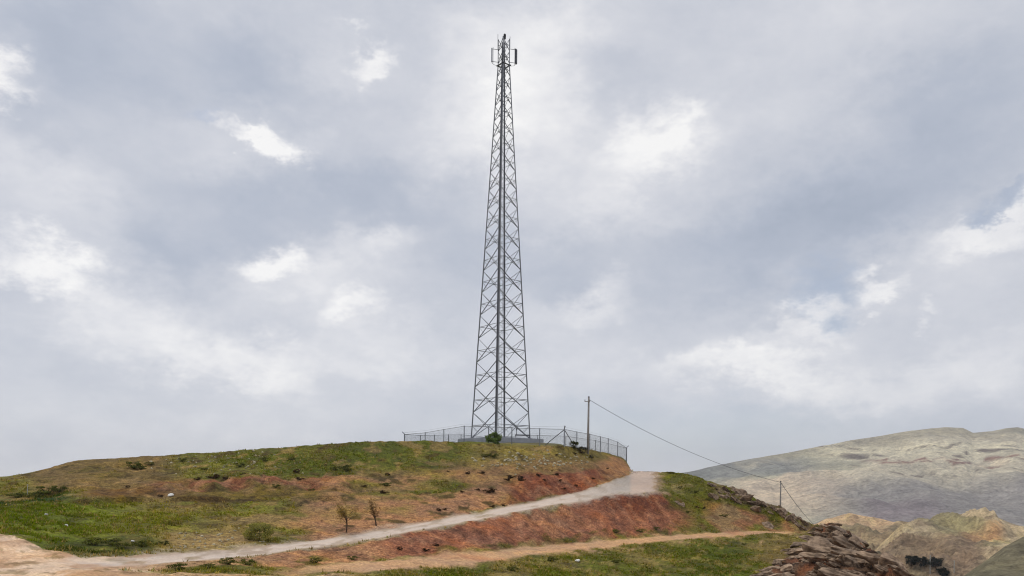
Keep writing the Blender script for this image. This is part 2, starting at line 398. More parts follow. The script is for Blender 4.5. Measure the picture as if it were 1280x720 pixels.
# bank below the road
bk = rng_(wt, 2.0, 3.0, .06)
soil = lay(soil, c(168, 128, 82), bk * rng_(wx, -600, 345, 20))
soil = lay(soil, c(90, 84, 20), bk * rng_(wx, 100, 480, 20) * sst(.52, .6, n2 * .6 + n1 * .4) * rng_(wt, 2.0, 2.55, .1))
soil = lay(soil, c(166, 116, 74), bk * rng_(wx, 325, 520, 25) * sst(.25, .45, n1))
soil = lay(soil, c(152, 92, 58), bk * rng_(wx, 480, 850, 22))
soil = lay(soil, c(164, 110, 70), bk * rng_(wx, 600, 800, 20) * sst(.52, .66, n3 * .4 + n1 * .6) * .8)
soil = lay(soil, c(112, 56, 28), rng_(wt, 2.55, 3.0, .15) * rng_(wx, 740, 850, 16) * .9)
soil = lay(soil, c(94, 86, 18), bk * rng_(wx, 545, 880, 40) * rng_(wt, 2.0, 2.22, .05) * sst(.42, .52, n1))
seam = fbm(XA / .7 + YA / 3., YA / 2.2, 181, 4)
soil = lay(soil, c(96, 50, 26), (gul + scar + cut).clip(0, 1) * sst(.58, .68, seam) * .4)
soil = lay(soil, c(172, 118, 78), (gul + scar + cut).clip(0, 1) * (1 - sst(.34, .43, seam)) * .4)
soil = lay(soil, c(74, 52, 22), rng_(TA, 4.99, 5.06, .015) * rng_(PXA, 88, 430, 8) * sst(.42, .52, fbm(XA / 2.5, YA * 0, 191, 3)) * .7)  # shadow line under the terrace step, painted into the soil colour
# knoll right of the road
kn = sst(820, 832, wx) * (TA >= 2) * (TA < 7.5)
soil = lay(soil, c(92, 90, 14), kn * sst(2.45, 2.9, wt) * .95)
soil = lay(soil, c(150, 98, 62), kn * rng_(wt, 2.0, 3.6, .25) * rng_(wx, 890, 1000, 30) * sst(.4, .55, n1) * .9)
soil = lay(soil, c(142, 122, 76), kn * sst(.58, .68, n1) * .6)
# foot: sandy path, meadow
sand = (TA < 4.02) * (1 - sst(110, 260, PXA)) * sst(-1.5, -.6, TA)
soil = lay(soil, c(200, 164, 128), (TA < 4.02) * (1 - sst(125, 215, PXA + (n1 - .5) * 60)) * sst(-1.5, -.6, TA))
soil = lay(soil, c(190, 150, 108), (TA < 1.0) * (1 - sst(380, 520, wx)) * .8)
soil = lay(soil, c(98, 88, 22), rng_(TA, -2, 2.6, .1) * rng_(wx, -80, 480, 40) * sst(.60, .70, n1 * .4 + n2 * .6) * .9)
md = (1 - sst(.85, 1.02, TA + (n2 - .5) * .3)) * sst(430, 560, wx + (TA - .5) * 90)
soil = lay(soil, c(92, 94, 12), md)
soil = lay(soil, c(126, 108, 52), md * sst(.5, .64, n1) * .8)
soil = lay(soil, c(74, 82, 4), md * rng_(wx, 860, 940, 25) * .8)
soil = lay(soil, c(112, 92, 44), md * sst(930, 985, wx) * .8)
soil = lay(soil, c(192, 146, 104), track * (.75 + .25 * n2))
soil = lay(soil, c(172, 108, 66), track * sst(.55, .7, n1) * .5)
dots = sst(.60, .70, fbm(XA / .6, YA / 1.1, 151, 3))
soil = lay(soil, c(84, 76, 24), md * dots * .6)
soil = lay(soil, c(150, 126, 66), md * (1 - sst(.32, .40, fbm(XA / .8, YA / 1.3, 161, 3))) * .5)
soil = lay(soil, c(104, 62, 34), bk * sst(300, 420, PXA) * dots * .55)
soil = lay(soil, c(190, 170, 152), road)
rt = (TA - 3) + (n2 - .5) * .12
rut = np.exp(-((rt - .3) / .11) ** 2) + np.exp(-((rt - .7) / .11) ** 2)
soil = lay(soil, c(158, 132, 106), road * np.clip(sst(.22, .0, rt) + sst(.78, 1., rt), 0, 1) * .8)
soil = lay(soil, c(194, 180, 164), road * rut * .5)
soil = lay(soil, c(150, 128, 104), road * sst(.55, .68, spk) * .6)
soil = lay(soil, c(158, 148, 136), road * sst(690, 790, PXA) * .7)
soil = lay(soil, c(118, 104, 56), road * sst(.6, .7, spk2 * .5 + n2 * .5) * (1 - rut.clip(0, 1)) * .5)
stn = fbm(XA / .9, YA / 2.2, 171, 4)
soil = lay(soil, c(164, 122, 84), sand * sst(.5, .62, stn) * .65)
soil = lay(soil, c(214, 186, 156), sand * (1 - sst(.36, .44, stn)) * .6)
soil = lay(soil, c(120, 98, 56), sand * sst(.60, .66, fbm(XA / .5, YA / .9, 172, 3)) * .6)
soil = lay(soil, c(180, 158, 140), rng_(TA, 3, 7.5, .05) * rng_(PXA, 788, 822, 2))
soil = lay(soil, c(150, 122, 84), rng_(PXA + (n2 - .5) * 22 + (n4 - .5) * 10, 817, 829, 4) * rng_(TA, 3.0, 7.5, .05) * .8)
back = (TA > 7.6) * sst(855, 880, PXA)
soil = lay(soil, c(132, 108, 70), back * .9)
soil = lay(soil, c(92, 88, 36), back * sst(.5, .62, n1))
soil = lay(soil, c(104, 82, 62), back * sst(.58, .68, n2) * .8)
# bare rock
soil = lay(soil, c(96, 72, 52), bluff)
soil = lay(soil, c(118, 68, 36), bluff * sst(.5, .62, n1) * .8)
soil = lay(soil, c(44, 34, 26), bluff * sst(.56, .66, fbm(XA / .7, YA / 2.4, 91, 4)) * .9)
soil = lay(soil, c(120, 98, 78), ridge * .7 * sst(.35, .55, n2))
GRIT = np.clip(1 - .8 * road - .45 * track - .6 * sand, .2, 1)
GREEN = np.clip((soil[..., 1] - soil[..., 0] * .62) / (soil[..., 1] + .005) * 2.2, 0, 1) * (1 - road) * (1 - track * .95) * (1 - bluff * .8) * np.where((TA < 4.02) & (PXA < 150), .25, 1)

def grid_object(name, X, Y, Z, colr, fmask, mat, kind='structure', grit=None):
    nr, nc = X.shape
    idx = np.arange(nr * nc).reshape(nr, nc)
    q = np.stack([idx[:-1, :-1], idx[:-1, 1:], idx[1:, 1:], idx[1:, :-1]], -1)[fmask]
    used = np.unique(q); remap = np.full(nr * nc, -1); remap[used] = np.arange(len(used))
    q = remap[q]
    co = np.stack([X.ravel(), Y.ravel(), Z.ravel()], -1)[used]
    me = bpy.data.meshes.new(name)
    me.vertices.add(len(co)); me.vertices.foreach_set('co', co.ravel().astype(np.float32))
    me.loops.add(len(q) * 4); me.loops.foreach_set('vertex_index', q.ravel().astype(np.int32))
    me.polygons.add(len(q)); me.polygons.foreach_set('loop_start', (np.arange(len(q)) * 4).astype(np.int32))
    me.update(calc_edges=True); me.validate()
    me.polygons.foreach_set('use_smooth', [True] * len(me.polygons))
    a = me.color_attributes.new('soil', 'FLOAT_COLOR', 'POINT')
    rgba = np.ones((len(co), 4), np.float32); rgba[:, :3] = colr.reshape(-1, 3)[used]
    if grit is not None: rgba[:, 3] = grit.ravel()[used]
    a.data.foreach_set('color', rgba.ravel())
    o = link(name, me, mat); o['kind'] = kind
    return o

tmid = (TA[:-1, :-1] + TA[1:, 1:]) / 2; xmid = (PXA[:-1, :-1] + PXA[1:, 1:]) / 2
f_road = (tmid > 3) & (tmid < 4) & (xmid > 100) & (xmid < 824)
f_track = (tmid > 1) & (tmid < 2) & (xmid > 380) & (xmid < 985)
f_path = (tmid < 4) & (tmid > -.5) & (xmid < 100) & (xmid > -400)
grid_object('ground', XA, YA, ZA, soil, ~(f_road | f_track | f_path), M_GROUND, grit=GRIT)
grid_object('road', XA, YA, ZA, soil, f_road, M_GROUND, grit=GRIT)
grid_object('track', XA, YA, ZA, soil, f_track, M_GROUND, grit=GRIT)
grid_object('path', XA, YA, ZA, soil, f_path, M_GROUND, grit=GRIT)

# world point on the near ground for a place known by its photo position
def on_ground(x, y):
    ci = np.clip(np.searchsorted(xs, x) - 1, 0, NX - 2); fx = (x - xs[ci]) / (xs[ci + 1] - xs[ci])
    def colp(j):
        yy = PY[:, j]; r = np.interp(-y, -yy, np.arange(NV)); i = int(min(r, NV - 2)); f = r - i
        def g(Aq): return Aq[NN + i, j] * (1 - f) + Aq[NN + i + 1, j] * f
        return np.array([g(XA), g(YA), g(ZA)]), g
    p0, _ = colp(ci); p1, _ = colp(ci + 1)
    return Vector(p0 * (1 - fx) + p1 * fx)

def ground_z(X, Y):
    """height of the near ground sheet under a map point"""
    # a = X/D ; roll makes the column slightly height dependent, so iterate
    z = 0.0
    for _ in range(3):
        a = X / Y; b = z / Y
        x = 640 + F * (a * CR + b * SR)
        j = int(np.clip(np.searchsorted(xs, x) - 1, 0, NX - 2)); fx = float(np.clip((x - xs[j]) / (xs[j + 1] - xs[j]), 0, 1))
        z = (1 - fx) * np.interp(Y, YA[:, j], ZA[:, j]) + fx * np.interp(Y, YA[:, j + 1], ZA[:, j + 1])
    return float(z)

# ------------------------------------------------------------------ grass: short blades over the whole slope
def blades(name, pts, cols, hgt, wid, nb, lean):
    n = len(pts)
    ang = RNG.uniform(0, 2 * np.pi, (n, nb)); h = hgt[:, None] * RNG.uniform(.55, 1.15, (n, nb)); w = wid[:, None] * RNG.uniform(.6, 1.2, (n, nb))
    off = RNG.uniform(0, 1, (n, nb)) * wid[:, None] * 1.6
    ox, oy = np.cos(ang), np.sin(ang)
    base = pts[:, None, :] + np.stack([ox * off, oy * off, np.full_like(ox, -.02)], -1)
    side = np.stack([-oy, ox, 0 * ox], -1) * (w * .5)[..., None]
    tip = base + np.stack([ox * h * lean, oy * h * lean, h], -1)
    V = np.stack([base - side, base + side, tip], 2).reshape(-1, 3)
    nt = n * nb
    me = bpy.data.meshes.new(name)
    me.vertices.add(nt * 3); me.vertices.foreach_set('co', V.ravel().astype(np.float32))
    me.loops.add(nt * 3); me.loops.foreach_set('vertex_index', np.arange(nt * 3, dtype=np.int32))
    me.polygons.add(nt); me.polygons.foreach_set('loop_start', (np.arange(nt) * 3).astype(np.int32))
    me.update(calc_edges=True)
    a = me.color_attributes.new('soil', 'FLOAT_COLOR', 'POINT')
    cc = np.repeat(cols, nb * 3, axis=0); rgba = np.ones((nt * 3, 4), np.float32); rgba[:, :3] = cc
    a.data.foreach_set('color', rgba.ravel())
    o = link(name, me, M_LEAF); o['kind'] = 'stuff'
    return o

def scatter(n):
    ci = RNG.uniform(np.searchsorted(xs, -40), np.searchsorted(xs, 1110), n)
    j = ci.astype(int); fx = ci - j
    ylo = np.take(PY[0], j); yhi = np.take(PY[-1], j)
    yq = RNG.uniform(0, 1, n) * (ylo - yhi) + yhi
    pts = np.zeros((n, 3)); cols = np.zeros((n, 3)); g = np.zeros(n); ok = np.ones(n, bool)
    for jj in np.unique(j):
        s = np.where(j == jj)[0]
        r = np.interp(-yq[s], -PY[:, jj], np.arange(NV)); i = np.minimum(r.astype(int), NV - 2); f = r - i
        fxs = fx[s]
        def G(Aq):
            a0 = Aq[NN + i, jj]; a1 = Aq[NN + i + 1, jj]; b0 = Aq[NN + i, jj + 1]; b1 = Aq[NN + i + 1, jj + 1]
            if a0.ndim == 2: ff = f[:, None]; fq = fxs[:, None]
            else: ff = f; fq = fxs
            return (a0 * (1 - ff) + a1 * ff) * (1 - fq) + (b0 * (1 - ff) + b1 * ff) * fq
        pts[s, 0] = G(XA); pts[s, 1] = G(YA); pts[s, 2] = G(ZA); cols[s] = G(soil); g[s] = G(GREEN)
    return pts, cols, g
pts, cols, g = scatter(90000)
pn = fbm(pts[:, 0] / 1.7, pts[:, 1] / 1.7, 201, 3)
keep = RNG.uniform(0, 1, len(g)) < np.clip(g * 1.1 - .1, 0, 1) * sst(.3, .6, pn)
p = pts[keep]; cg = cols[keep]
n = len(p)
jit = RNG.uniform(.8, 1.3, (n, 1))
tint = np.array([1.2, 1.3, .8])
blades('grass', p, np.clip(cg * jit * tint, 0, .4), RNG.uniform(.06, .2, n), RNG.uniform(.05, .12, n), 4, .55)
keep = (RNG.uniform(0, 1, len(g)) < .2) & (g > .12) & (pn > .42)
p = pts[keep]; n = len(p)
drycol = np.array(c(166, 142, 78)) * RNG.uniform(.45, 1.25, (n, 1))
blades('dry_grass', p, drycol, RNG.uniform(.06, .24, n), RNG.uniform(.03, .08, n), 4, .6)

# ------------------------------------------------------------------ far land
def hill_sheet(name, crest, toe, back, x0, x1, step, nrow, noise_fn, colour_fn, mat, prof=None):
    """crest / toe: curves of (photo x, photo y, distance); a back slope closes the far side"""
    hx = np.arange(x0, x1 + step, step)
    fc, ft = curve(crest), curve(toe)
    yc, Dc = fc(hx); yt, Dt = ft(hx)
    R = []
    t = np.linspace(0, 1, nrow)[:, None]
    tt = prof(t) if prof else t
    yy = yt * (1 - t) + yc * t; DD = Dt * (1 - tt) + Dc * tt
    a, b = ray(hx[None, :], yy)
    X, Y, Z = a * DD, DD, b * DD
    dn = noise_fn(X, Y, t, hx)
    Z = Z + dn
    nb = 14
    bx = [X]; by = [Y]; bz = [Z]; tq = [t * np.ones_like(X)]
    for k in range(1, nb):
        u = (k / (nb - 1)) ** 1.5
        D = Dc + back * u
        bx.append((a[-1] * D)[None]); by.append(D[None]); bz.append((Z[-1] - (Z[-1] + 135) * sst(0, 1, u))[None]); tq.append(np.full((1, len(hx)), 1 + u))
    X = np.vstack(bx); Y = np.vstack(by); Z = np.vstack(bz); T = np.vstack(tq)
    PYh = np.vstack([yy, np.repeat(yc[None], nb - 1, 0)]); PXh = np.ones_like(X) * hx
    col = colour_fn(X, Y, T, PXh, PYh)
    o = grid_object(name, X, Y, Z, col, np.ones((X.shape[0] - 1, X.shape[1] - 1), bool), mat)
    def at(x, y):
        j = int(np.clip(round((x - x0) / step), 0, len(hx) - 1))
        py_ = HY - F * (Z[:nrow, j] / Y[:nrow, j] * CR - X[:nrow, j] / Y[:nrow, j] * SR)
        i = int(np.argmax(py_ <= y))      # nearest visible row
        return Vector((X[i, j], Y[i, j], Z[i, j]))
    return o, at

def mtn_noise(X, Y, t, hx):
    r = 1 - abs(2 * fbm(X / 190., Y / 420., 301, 5) - 1)
    z = (r - .6) * 48 * np.sin(np.pi * np.clip(t, 0, 1)) ** .6
    z = z + (fbm(X / 40., Y / 60., 302, 5) - .5) * 16 * (0.15 + np.sin(np.pi * np.clip(t, 0, 1)))
    # banded cliffs
    q = t * 9 + (fbm(X / 160., Y / 300., 303, 3) - .5) * 1.2
    st = np.floor(q) + sst(.72, 1.0, q - np.floor(q)) - q
    return z + st * 4.2 * sst(.4, .6, t) * (1 - sst(.86, .97, t))

def mtn_col(X, Y, T, px, py):
    n = fbm(X / 160., Y / 260., 311, 5); m = fbm(X / 40., Y / 80., 312, 4)
    wy = py + (n - .5) * 16 + (m - .5) * 5
    s = np.ones(X.shape + (3,)) * c(184, 172, 146)
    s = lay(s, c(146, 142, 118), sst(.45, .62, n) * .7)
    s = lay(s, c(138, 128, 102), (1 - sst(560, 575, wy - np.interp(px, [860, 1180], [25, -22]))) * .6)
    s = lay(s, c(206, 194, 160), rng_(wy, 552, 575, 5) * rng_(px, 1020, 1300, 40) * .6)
    s = lay(s, c(200, 178, 148), rng_(wy, 600, 650, 10) * rng_(px, 920, 1060, 25) * .9)  # sunlit patch on the slope, painted into its colour
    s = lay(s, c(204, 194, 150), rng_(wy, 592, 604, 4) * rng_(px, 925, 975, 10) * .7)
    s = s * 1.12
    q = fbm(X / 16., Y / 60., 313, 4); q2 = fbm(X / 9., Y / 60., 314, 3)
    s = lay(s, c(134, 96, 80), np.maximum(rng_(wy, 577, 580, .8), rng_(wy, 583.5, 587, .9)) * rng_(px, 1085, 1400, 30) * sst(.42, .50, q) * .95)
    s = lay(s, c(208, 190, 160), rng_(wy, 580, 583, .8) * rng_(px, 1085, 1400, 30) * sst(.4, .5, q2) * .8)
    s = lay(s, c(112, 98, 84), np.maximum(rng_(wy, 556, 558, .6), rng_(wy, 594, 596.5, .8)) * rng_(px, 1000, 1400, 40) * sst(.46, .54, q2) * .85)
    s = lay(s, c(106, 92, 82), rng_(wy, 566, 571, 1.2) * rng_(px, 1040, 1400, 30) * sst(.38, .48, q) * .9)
    s = lay(s, c(136, 130, 126), rng_(wy, 603, 760, 10) * sst(1000, 1110, px + (n - .5) * 120) * .9)  # grey of the cloud shadow, painted over the right-hand slope
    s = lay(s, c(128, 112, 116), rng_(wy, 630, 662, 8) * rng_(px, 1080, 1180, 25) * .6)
    s = lay(s, c(120, 122, 118), rng_(px, 800, 1010, 30) * rng_(wy, 575, 603, 6) * sst(.32, .5, n + .1) * .85)  # cloud shadow on the left flank, put into the colour too
    return s
mtn_crest = [(500,640,1500),(700,612,1550),(860,590,1600),(900,581,1620),(960,570,1650),(1000,563,1680),(1060,551,1700),(1100,545,1720),(1140,538,1740),(1180,534,1750),(1204,535,1760),(1216,541,1760),(1240,539,1760),(1258,535,1760),(1272,534,1760),(1300,540,1760),(1500,552,1700),(1800,575,1600),(2100,600,1500)]
mtn_toe = [(500,700,800),(860,690,800),(1100,690,760),(1300,700,740),(2100,720,700)]
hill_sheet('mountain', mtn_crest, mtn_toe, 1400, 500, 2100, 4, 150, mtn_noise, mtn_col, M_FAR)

def mid_noise(amp, sx, seed):
    def f(X, Y, t, hx):
        r = 1 - abs(2 * fbm(X / sx, Y / (sx * 1.6), seed, 5) - 1)
        g = 1 - abs(2 * fbm((X + .45 * Y) / 20., (Y - .3 * X) / 60., seed + 9, 3) - 1)
        return ((r - .6) * amp * .6 + (g - .6) * amp * 1.1 + (fbm(X / 9., Y / 12., seed + 5, 4) - .5) * amp * .3) * (.07 + sst(0, .12, t) * (1 - sst(.8, 1, t)))
    return f
def ochre_col(X, Y, T, px, py):
    n = fbm(X / 30., Y / 40., 401, 5); m = fbm(X / 9., Y / 14., 402, 4)
    s = np.ones(X.shape + (3,)) * c(200, 164, 120)
    s = lay(s, c(198, 170, 118), sst(.5, .65, m) * .7)
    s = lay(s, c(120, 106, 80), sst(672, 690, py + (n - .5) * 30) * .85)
    s = lay(s, c(96, 96, 74), sst(.56, .68, n) * .55)
    return s
def olive_col(X, Y, T, px, py):
    n = fbm(X / 30., Y / 40., 411, 5); m = fbm(X / 9., Y / 14., 412, 4)
    s = np.ones(X.shape + (3,)) * c(180, 158, 122)
    s = lay(s, c(136, 128, 86), sst(.48, .62, n) * .7)
    s = lay(s, c(204, 178, 122), sst(.6, .7, m) * .55)
    s = lay(s, c(202, 152, 96), rng_(px, 1205, 1252, 10) * rng_(py + (m - .5) * 14, 676, 702, 5) * .9)
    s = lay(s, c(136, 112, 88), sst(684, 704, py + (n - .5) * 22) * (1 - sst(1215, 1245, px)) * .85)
    return s
def grey_brown_col(X, Y, T, px, py):
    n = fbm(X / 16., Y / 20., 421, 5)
    s = np.ones(X.shape + (3,)) * c(112, 104, 78)  # nearly even grey-brown ground, darker than the neighbouring hills
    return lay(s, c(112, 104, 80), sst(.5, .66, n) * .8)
_, at_ochre = hill_sheet('ochre_hill', [(930,700,430),(1000,664,450),(1030,650,460),(1046,645,465),(1062,642,470),(1100,649,468),(1138,658,450),(1170,675,430),(1230,720,400)],
           [(930,760,190),(1230,760,190)], 220, 930, 1230, 1.5, 80, mid_noise(13, 17., 405), ochre_col, M_MID)
_, at_olive = hill_sheet('olive_hill', [(1080,700,330),(1120,672,340),(1145,658,350),(1165,650,360),(1190,645,365),(1210,641,368),(1226,638,370),(1240,644,366),(1258,653,362),(1280,661,360),(1340,676,360),(1480,700,350)],
           [(1080,752,205),(1480,760,205)], 200, 1080, 1480, 1.5, 80, mid_noise(13, 16., 415), olive_col, M_MID)
hill_sheet('grey_brown_hill', [(1195,728,200),(1215,714,205),(1235,700,212),(1255,685,220),(1280,671,226),(1330,656,235),(1500,650,240)],
           [(1195,770,150),(1500,780,150)], 160, 1195, 1500, 2, 40, mid_noise(4, 18., 425), grey_brown_col, M_MID)

# ------------------------------------------------------------------ lattice tower
TD = 104.0
base_c = W(625.6, 548.6, TD)
TX, TY, TZ = base_c
R0 = 37.6 / math.cos(math.radians(7)) * TD / F
top_z = W(629, 80, TD).z - TZ          # where the taper ends
head_z = W(629, 49, TD).z - TZ
R1 = 7.6 / math.cos(math.radians(7)) * TD / F
tower = empty('lattice_tower', (TX, TY, TZ), 'tall dark lattice steel mast tapering upward on the hilltop', 'tower')
TH = [math.radians(-97 + 90 * k) for k in range(4)]
def rad(z): return R0 + (R1 - R0) * min(z / top_z, 1.0)
def legp(k, z):
    r = rad(z); return Vector((math.cos(TH[k % 4]) * r, math.sin(TH[k % 4]) * r, z))
for k in range(4):
    mb = MB(); inw = -Vector((math.cos(TH[k]), math.sin(TH[k]), 0))
    mb.angle(legp(k, 0), legp(k, top_z * .5), .18, .03, inw)
    mb.angle(legp(k, top_z * .5), legp(k, top_z), .15, .025, inw)
    mb.angle(legp(k, top_z), legp(k, head_z), .12, .02, inw)
    lg = mb.build('leg', M_STEEL, tower)
    fm = MB(); fm.box(legp(k, 0.03) + inw * .05, (.55, .55, .06), Matrix.Rotation(TH[k], 3, 'Z'))
    fm.tube(legp(k, .02) + inw * .05 + Vector((.2, .0, 0)), legp(k, .14) + inw * .05 + Vector((.2, 0, 0)), .03)
    fm.build('foot_plate', M_STEEL, lg)
NB = 19
hs = np.linspace(3.45, 1.75, NB); hs *= top_z / hs.sum()
zs = np.concatenate([[0], np.cumsum(hs)])
levels = list(zip(zs[:-1], zs[1:])) + [(top_z, top_z + (head_z - top_z) * .5), (top_z + (head_z - top_z) * .5, head_z)]
for i, (za, zb) in enumerate(levels):
    f = i / len(levels); wd = .1 * (1 - f) + .07 * f
    for k in range(4):
        nrm = -Vector((math.cos(TH[k]) + math.cos(TH[(k + 1) % 4]), math.sin(TH[k]) + math.sin(TH[(k + 1) % 4]), 0)).normalized()
        mb = MB()
        hi, lo = (k + 1, k) if k in (3, 1) else (k, k + 1)     # the stouter diagonal rises to legs 0 and 2
        stout, thin = (1.1, .5) if k in (3, 0) else (.65, .6)
        mb.angle(legp(lo, za), legp(hi, zb), wd * stout, .014, nrm)
        mb.angle(legp(hi, za) + nrm * .05, legp(lo, zb) + nrm * .05, wd * thin, .01, nrm)
        # gusset plates at the crossing
        mid = (legp(k, za) + legp(k + 1, zb)) / 2
        mb.box(mid + nrm * .03, (.16, .012, .16), Matrix.Rotation(math.atan2(nrm.y, nrm.x) + math.pi / 2, 3, 'Z'))
        if i < 12:   # light redundant struts from the crossing's quarter points to the legs
            for s_ in (0, 1):
                q = legp(k, za) * .75 + legp(k + 1, zb) * .25 if s_ == 0 else legp(k + 1, za) * .75 + legp(k, zb) * .25
                mb.angle(q + nrm * .02, legp(k + s_, (za + zb) / 2) + nrm * .02, .03, .008, nrm)
        mb.build('cross_brace', M_STEEL, tower)
        zc_ = (za + zb) / 2
        hb = MB(); hb.angle(legp(k, zc_) + nrm * .07, legp(k + 1, zc_) + nrm * .07, .055 * (1 - f * .3), .01, nrm)
        hb.build('horizontal_brace', M_STEEL, tower)
# climbing ladder and cable run up the middle
def mid_at(z):
    a, b = legp(0, z), legp(2, z); return a.lerp(b, .42)
lad = MB()
wv = Vector((1, 0, 0)) * .17
lad.tube(mid_at(.3) - wv, mid_at(head_z - .4) - wv, .016, n=6); lad.tube(mid_at(.3) + wv, mid_at(head_z - .4) + wv, .016, n=6)
z = .6
while z < head_z - .5:
    lad.tube(mid_at(z) - wv, mid_at(z) + wv, .012, n=5); z += .32
lad.build('ladder', M_STEEL, tower)
cab = MB()
for k in range(4):
    o_ = Vector((-.17 + .045 * k, -.04 + .02 * (k % 2), 0))
    cab.tube(legp(0, .2) + o_, legp(0, top_z) + o_, .024, n=6); cab.tube(legp(0, top_z) + o_, legp(0, head_z - .8) + o_ * .6, .024, n=6)
cab.build('cable_run', M_ANT, tower)
# work platform ring under the aerials
pl = MB()
zp = top_z - .2
for k in range(4):
    a_, b_ = legp(k, zp), legp(k + 1, zp)
    pl.box((a_ + b_) / 2 + Vector((0, 0, .0)), ((b_ - a_).length + .3, .22, .05), Matrix.Rotation(math.atan2((b_ - a_).y, (b_ - a_).x), 3, 'Z'))
pl.build('platform', M_STEEL, tower)
# panel aerials: left, right, centre, each on two arms and a pipe
def aerial(dx, dy, yaw, mat, y0=60.5, y1=79, w=.30, d=.16):
    z1 = W(629, y0, TD).z - TZ; z0 = W(629, y1, TD).z - TZ
    pc = Vector((dx, dy, (z0 + z1) / 2)); rm = Matrix.Rotation(yaw, 3, 'Z')
    mb = MB(); mb.box(pc, (w, d, z1 - z0 - .05), rm)
    pan = mb.build('panel_antenna', mat, tower, bevel=.04)
    k = min(range(4), key=lambda q: (legp(q, z0).xy - pc.xy).length)
    for zz in (z1 - .12, z0 + .12):
        br = MB(); br.tube(Vector((legp(k, zz).x, legp(k, zz).y, zz)), Vector((dx, dy, zz)), .035, n=6)
        br.build('mount_arm', M_STEEL, pan)
    pp = MB(); off = (Vector((legp(k, z0).x, legp(k, z0).y, 0)) - Vector((dx, dy, 0))).normalized() * (.16)
    pp.tube(Vector((dx, dy, z0 - .1)) + off, Vector((dx, dy, z1 + .1)) + off, .038, n=8)
    pp.build('mount_pipe', M_STEEL, pan)
    cb = MB(); s0 = Vector((dx, dy, z0))
    cb.path([s0, s0 + Vector((0, 0, -.25)) + off * 1.5, s0 + Vector((0, 0, -.35)) + off * 4, mid_at(z0 - .3)], .02, 5)
    cb.build('jumper_cable', M_DARKSTEEL, pan)
aerial(-15.0 * TD / F, -.1, math.radians(82), M_ANTL, 60.5, 78.5, .26, .13)
aerial(15.3 * TD / F, .1, math.radians(60), M_ANT, 60.5, 79.5, .36, .2)
aerial(-.12, -1.35, 0, M_ANT, 66, 80.5, .28, .16)
# masts above the head and the obstruction lamp
for k in (3, 1):
    mb = MB(); p0 = legp(k, head_z - 1.2); mb.tube(p0, p0 + Vector((0, 0, 1.9 if k == 3 else 1.5)), .035, .028)
    mb.build('pipe_mast', M_STEEL, tower)
mb = MB(); mb.tube((.1, -.05, head_z - 2.0), (.1, -.05, head_z + .25), .05)
rod = mb.build('lightning_rod', M_STEEL, tower)
mb = MB(); mb.tube((.1, -.05, head_z + .0), (.1, -.05, head_z + .55), .14, .17, 12); mb.tube((.1, -.05, head_z + .55), (.1, -.05, head_z + .7), .17, .05, 12)
mb.build('beacon_lamp', M_DARKSTEEL, rod)

# concrete base under the mast
gz = min(ground_z(TX + dx, TY + dy) for dx in (-5, 0, 5) for dy in (-5, 0, 5))
sl = MB(); hh = TZ - .005 - (gz - .3)
sl.box((TX, TY, TZ - .005 - hh / 2), (8.0, 8.0, hh), Matrix.Rotation(math.radians(-97 + 45), 3, 'Z'))
slab = sl.build('concrete_base', M_CONC, None, bevel=.04)
tag(slab, 'square grey concrete platform under the lattice mast', 'foundation')
# low steel frame standing on the base
fx_, fy_ = W(653, 548, TD - 1.5).x, TD - 1.5
eq = empty('equipment_frame', (fx_, fy_, TZ - .005), 'low dark steel frame on the concrete platform beside the mast', 'frame')
for sx in (-.85, .85):
    for sy in (-.3, .3):
        mb = MB(); mb.box((sx, sy, .2), (.08, .08, .4)); mb.build('leg', M_DARKSTEEL, eq)
mb = MB(); mb.box((0, 0, .44), (1.9, .7, .1)); mb.build('tray', M_DARKSTEEL, eq)
mb = MB(); mb.tube((-.75, 0, .4), (-.75, 0, 1.35), .045); mb.box((-.75, -.02, 1.2), (.2, .12, .3)); mb.build('switch_post', M_STEEL, eq)

# ------------------------------------------------------------------ fence round the compound
Apt = Vector((W(705.3, 557, 90).x, 90)); Lpt = Vector((W(505.5, 551, 105).x, 105.0)); Rpt = Vector((W(782.5, 572, 111).x, 110.5))
Fpt = Lpt + Rpt - Apt
fence = empty('chain_link_fence', (Apt.x, Apt.y, ground_z(*Apt)), 'grey chain link fence with posts and corner struts round the mast compound', 'fence')
FO = fence.location.copy()
PH = 2.0
def fpost(p, top=PH, r=.055, arm=None):
    z = ground_z(p.x, p.y)
    mb = MB(); b = Vector((p.x, p.y, z - .3)) - FO
    mb.tube(b, b + Vector((0, 0, top + .3)), r, n=8)
    if arm is not None:
        t = b + Vector((0, 0, top + .3)); mb.tube(t, t + arm, r * .8, n=6)
    mb.build('post', M_WIRE, fence)
    return Vector((p.x, p.y, z)) - FO
sides = [(Lpt, Apt, [0, .148, .276, .41, .565, .705, .865]), (Apt, Rpt, [0, .17, .36, .53, .66, .83]), (Rpt, Fpt, [0, .2, .4, .6, .8]), (Fpt, Lpt, [0, .17, .34, .5, .67, .83])]
cen = (Apt + Fpt) / 2
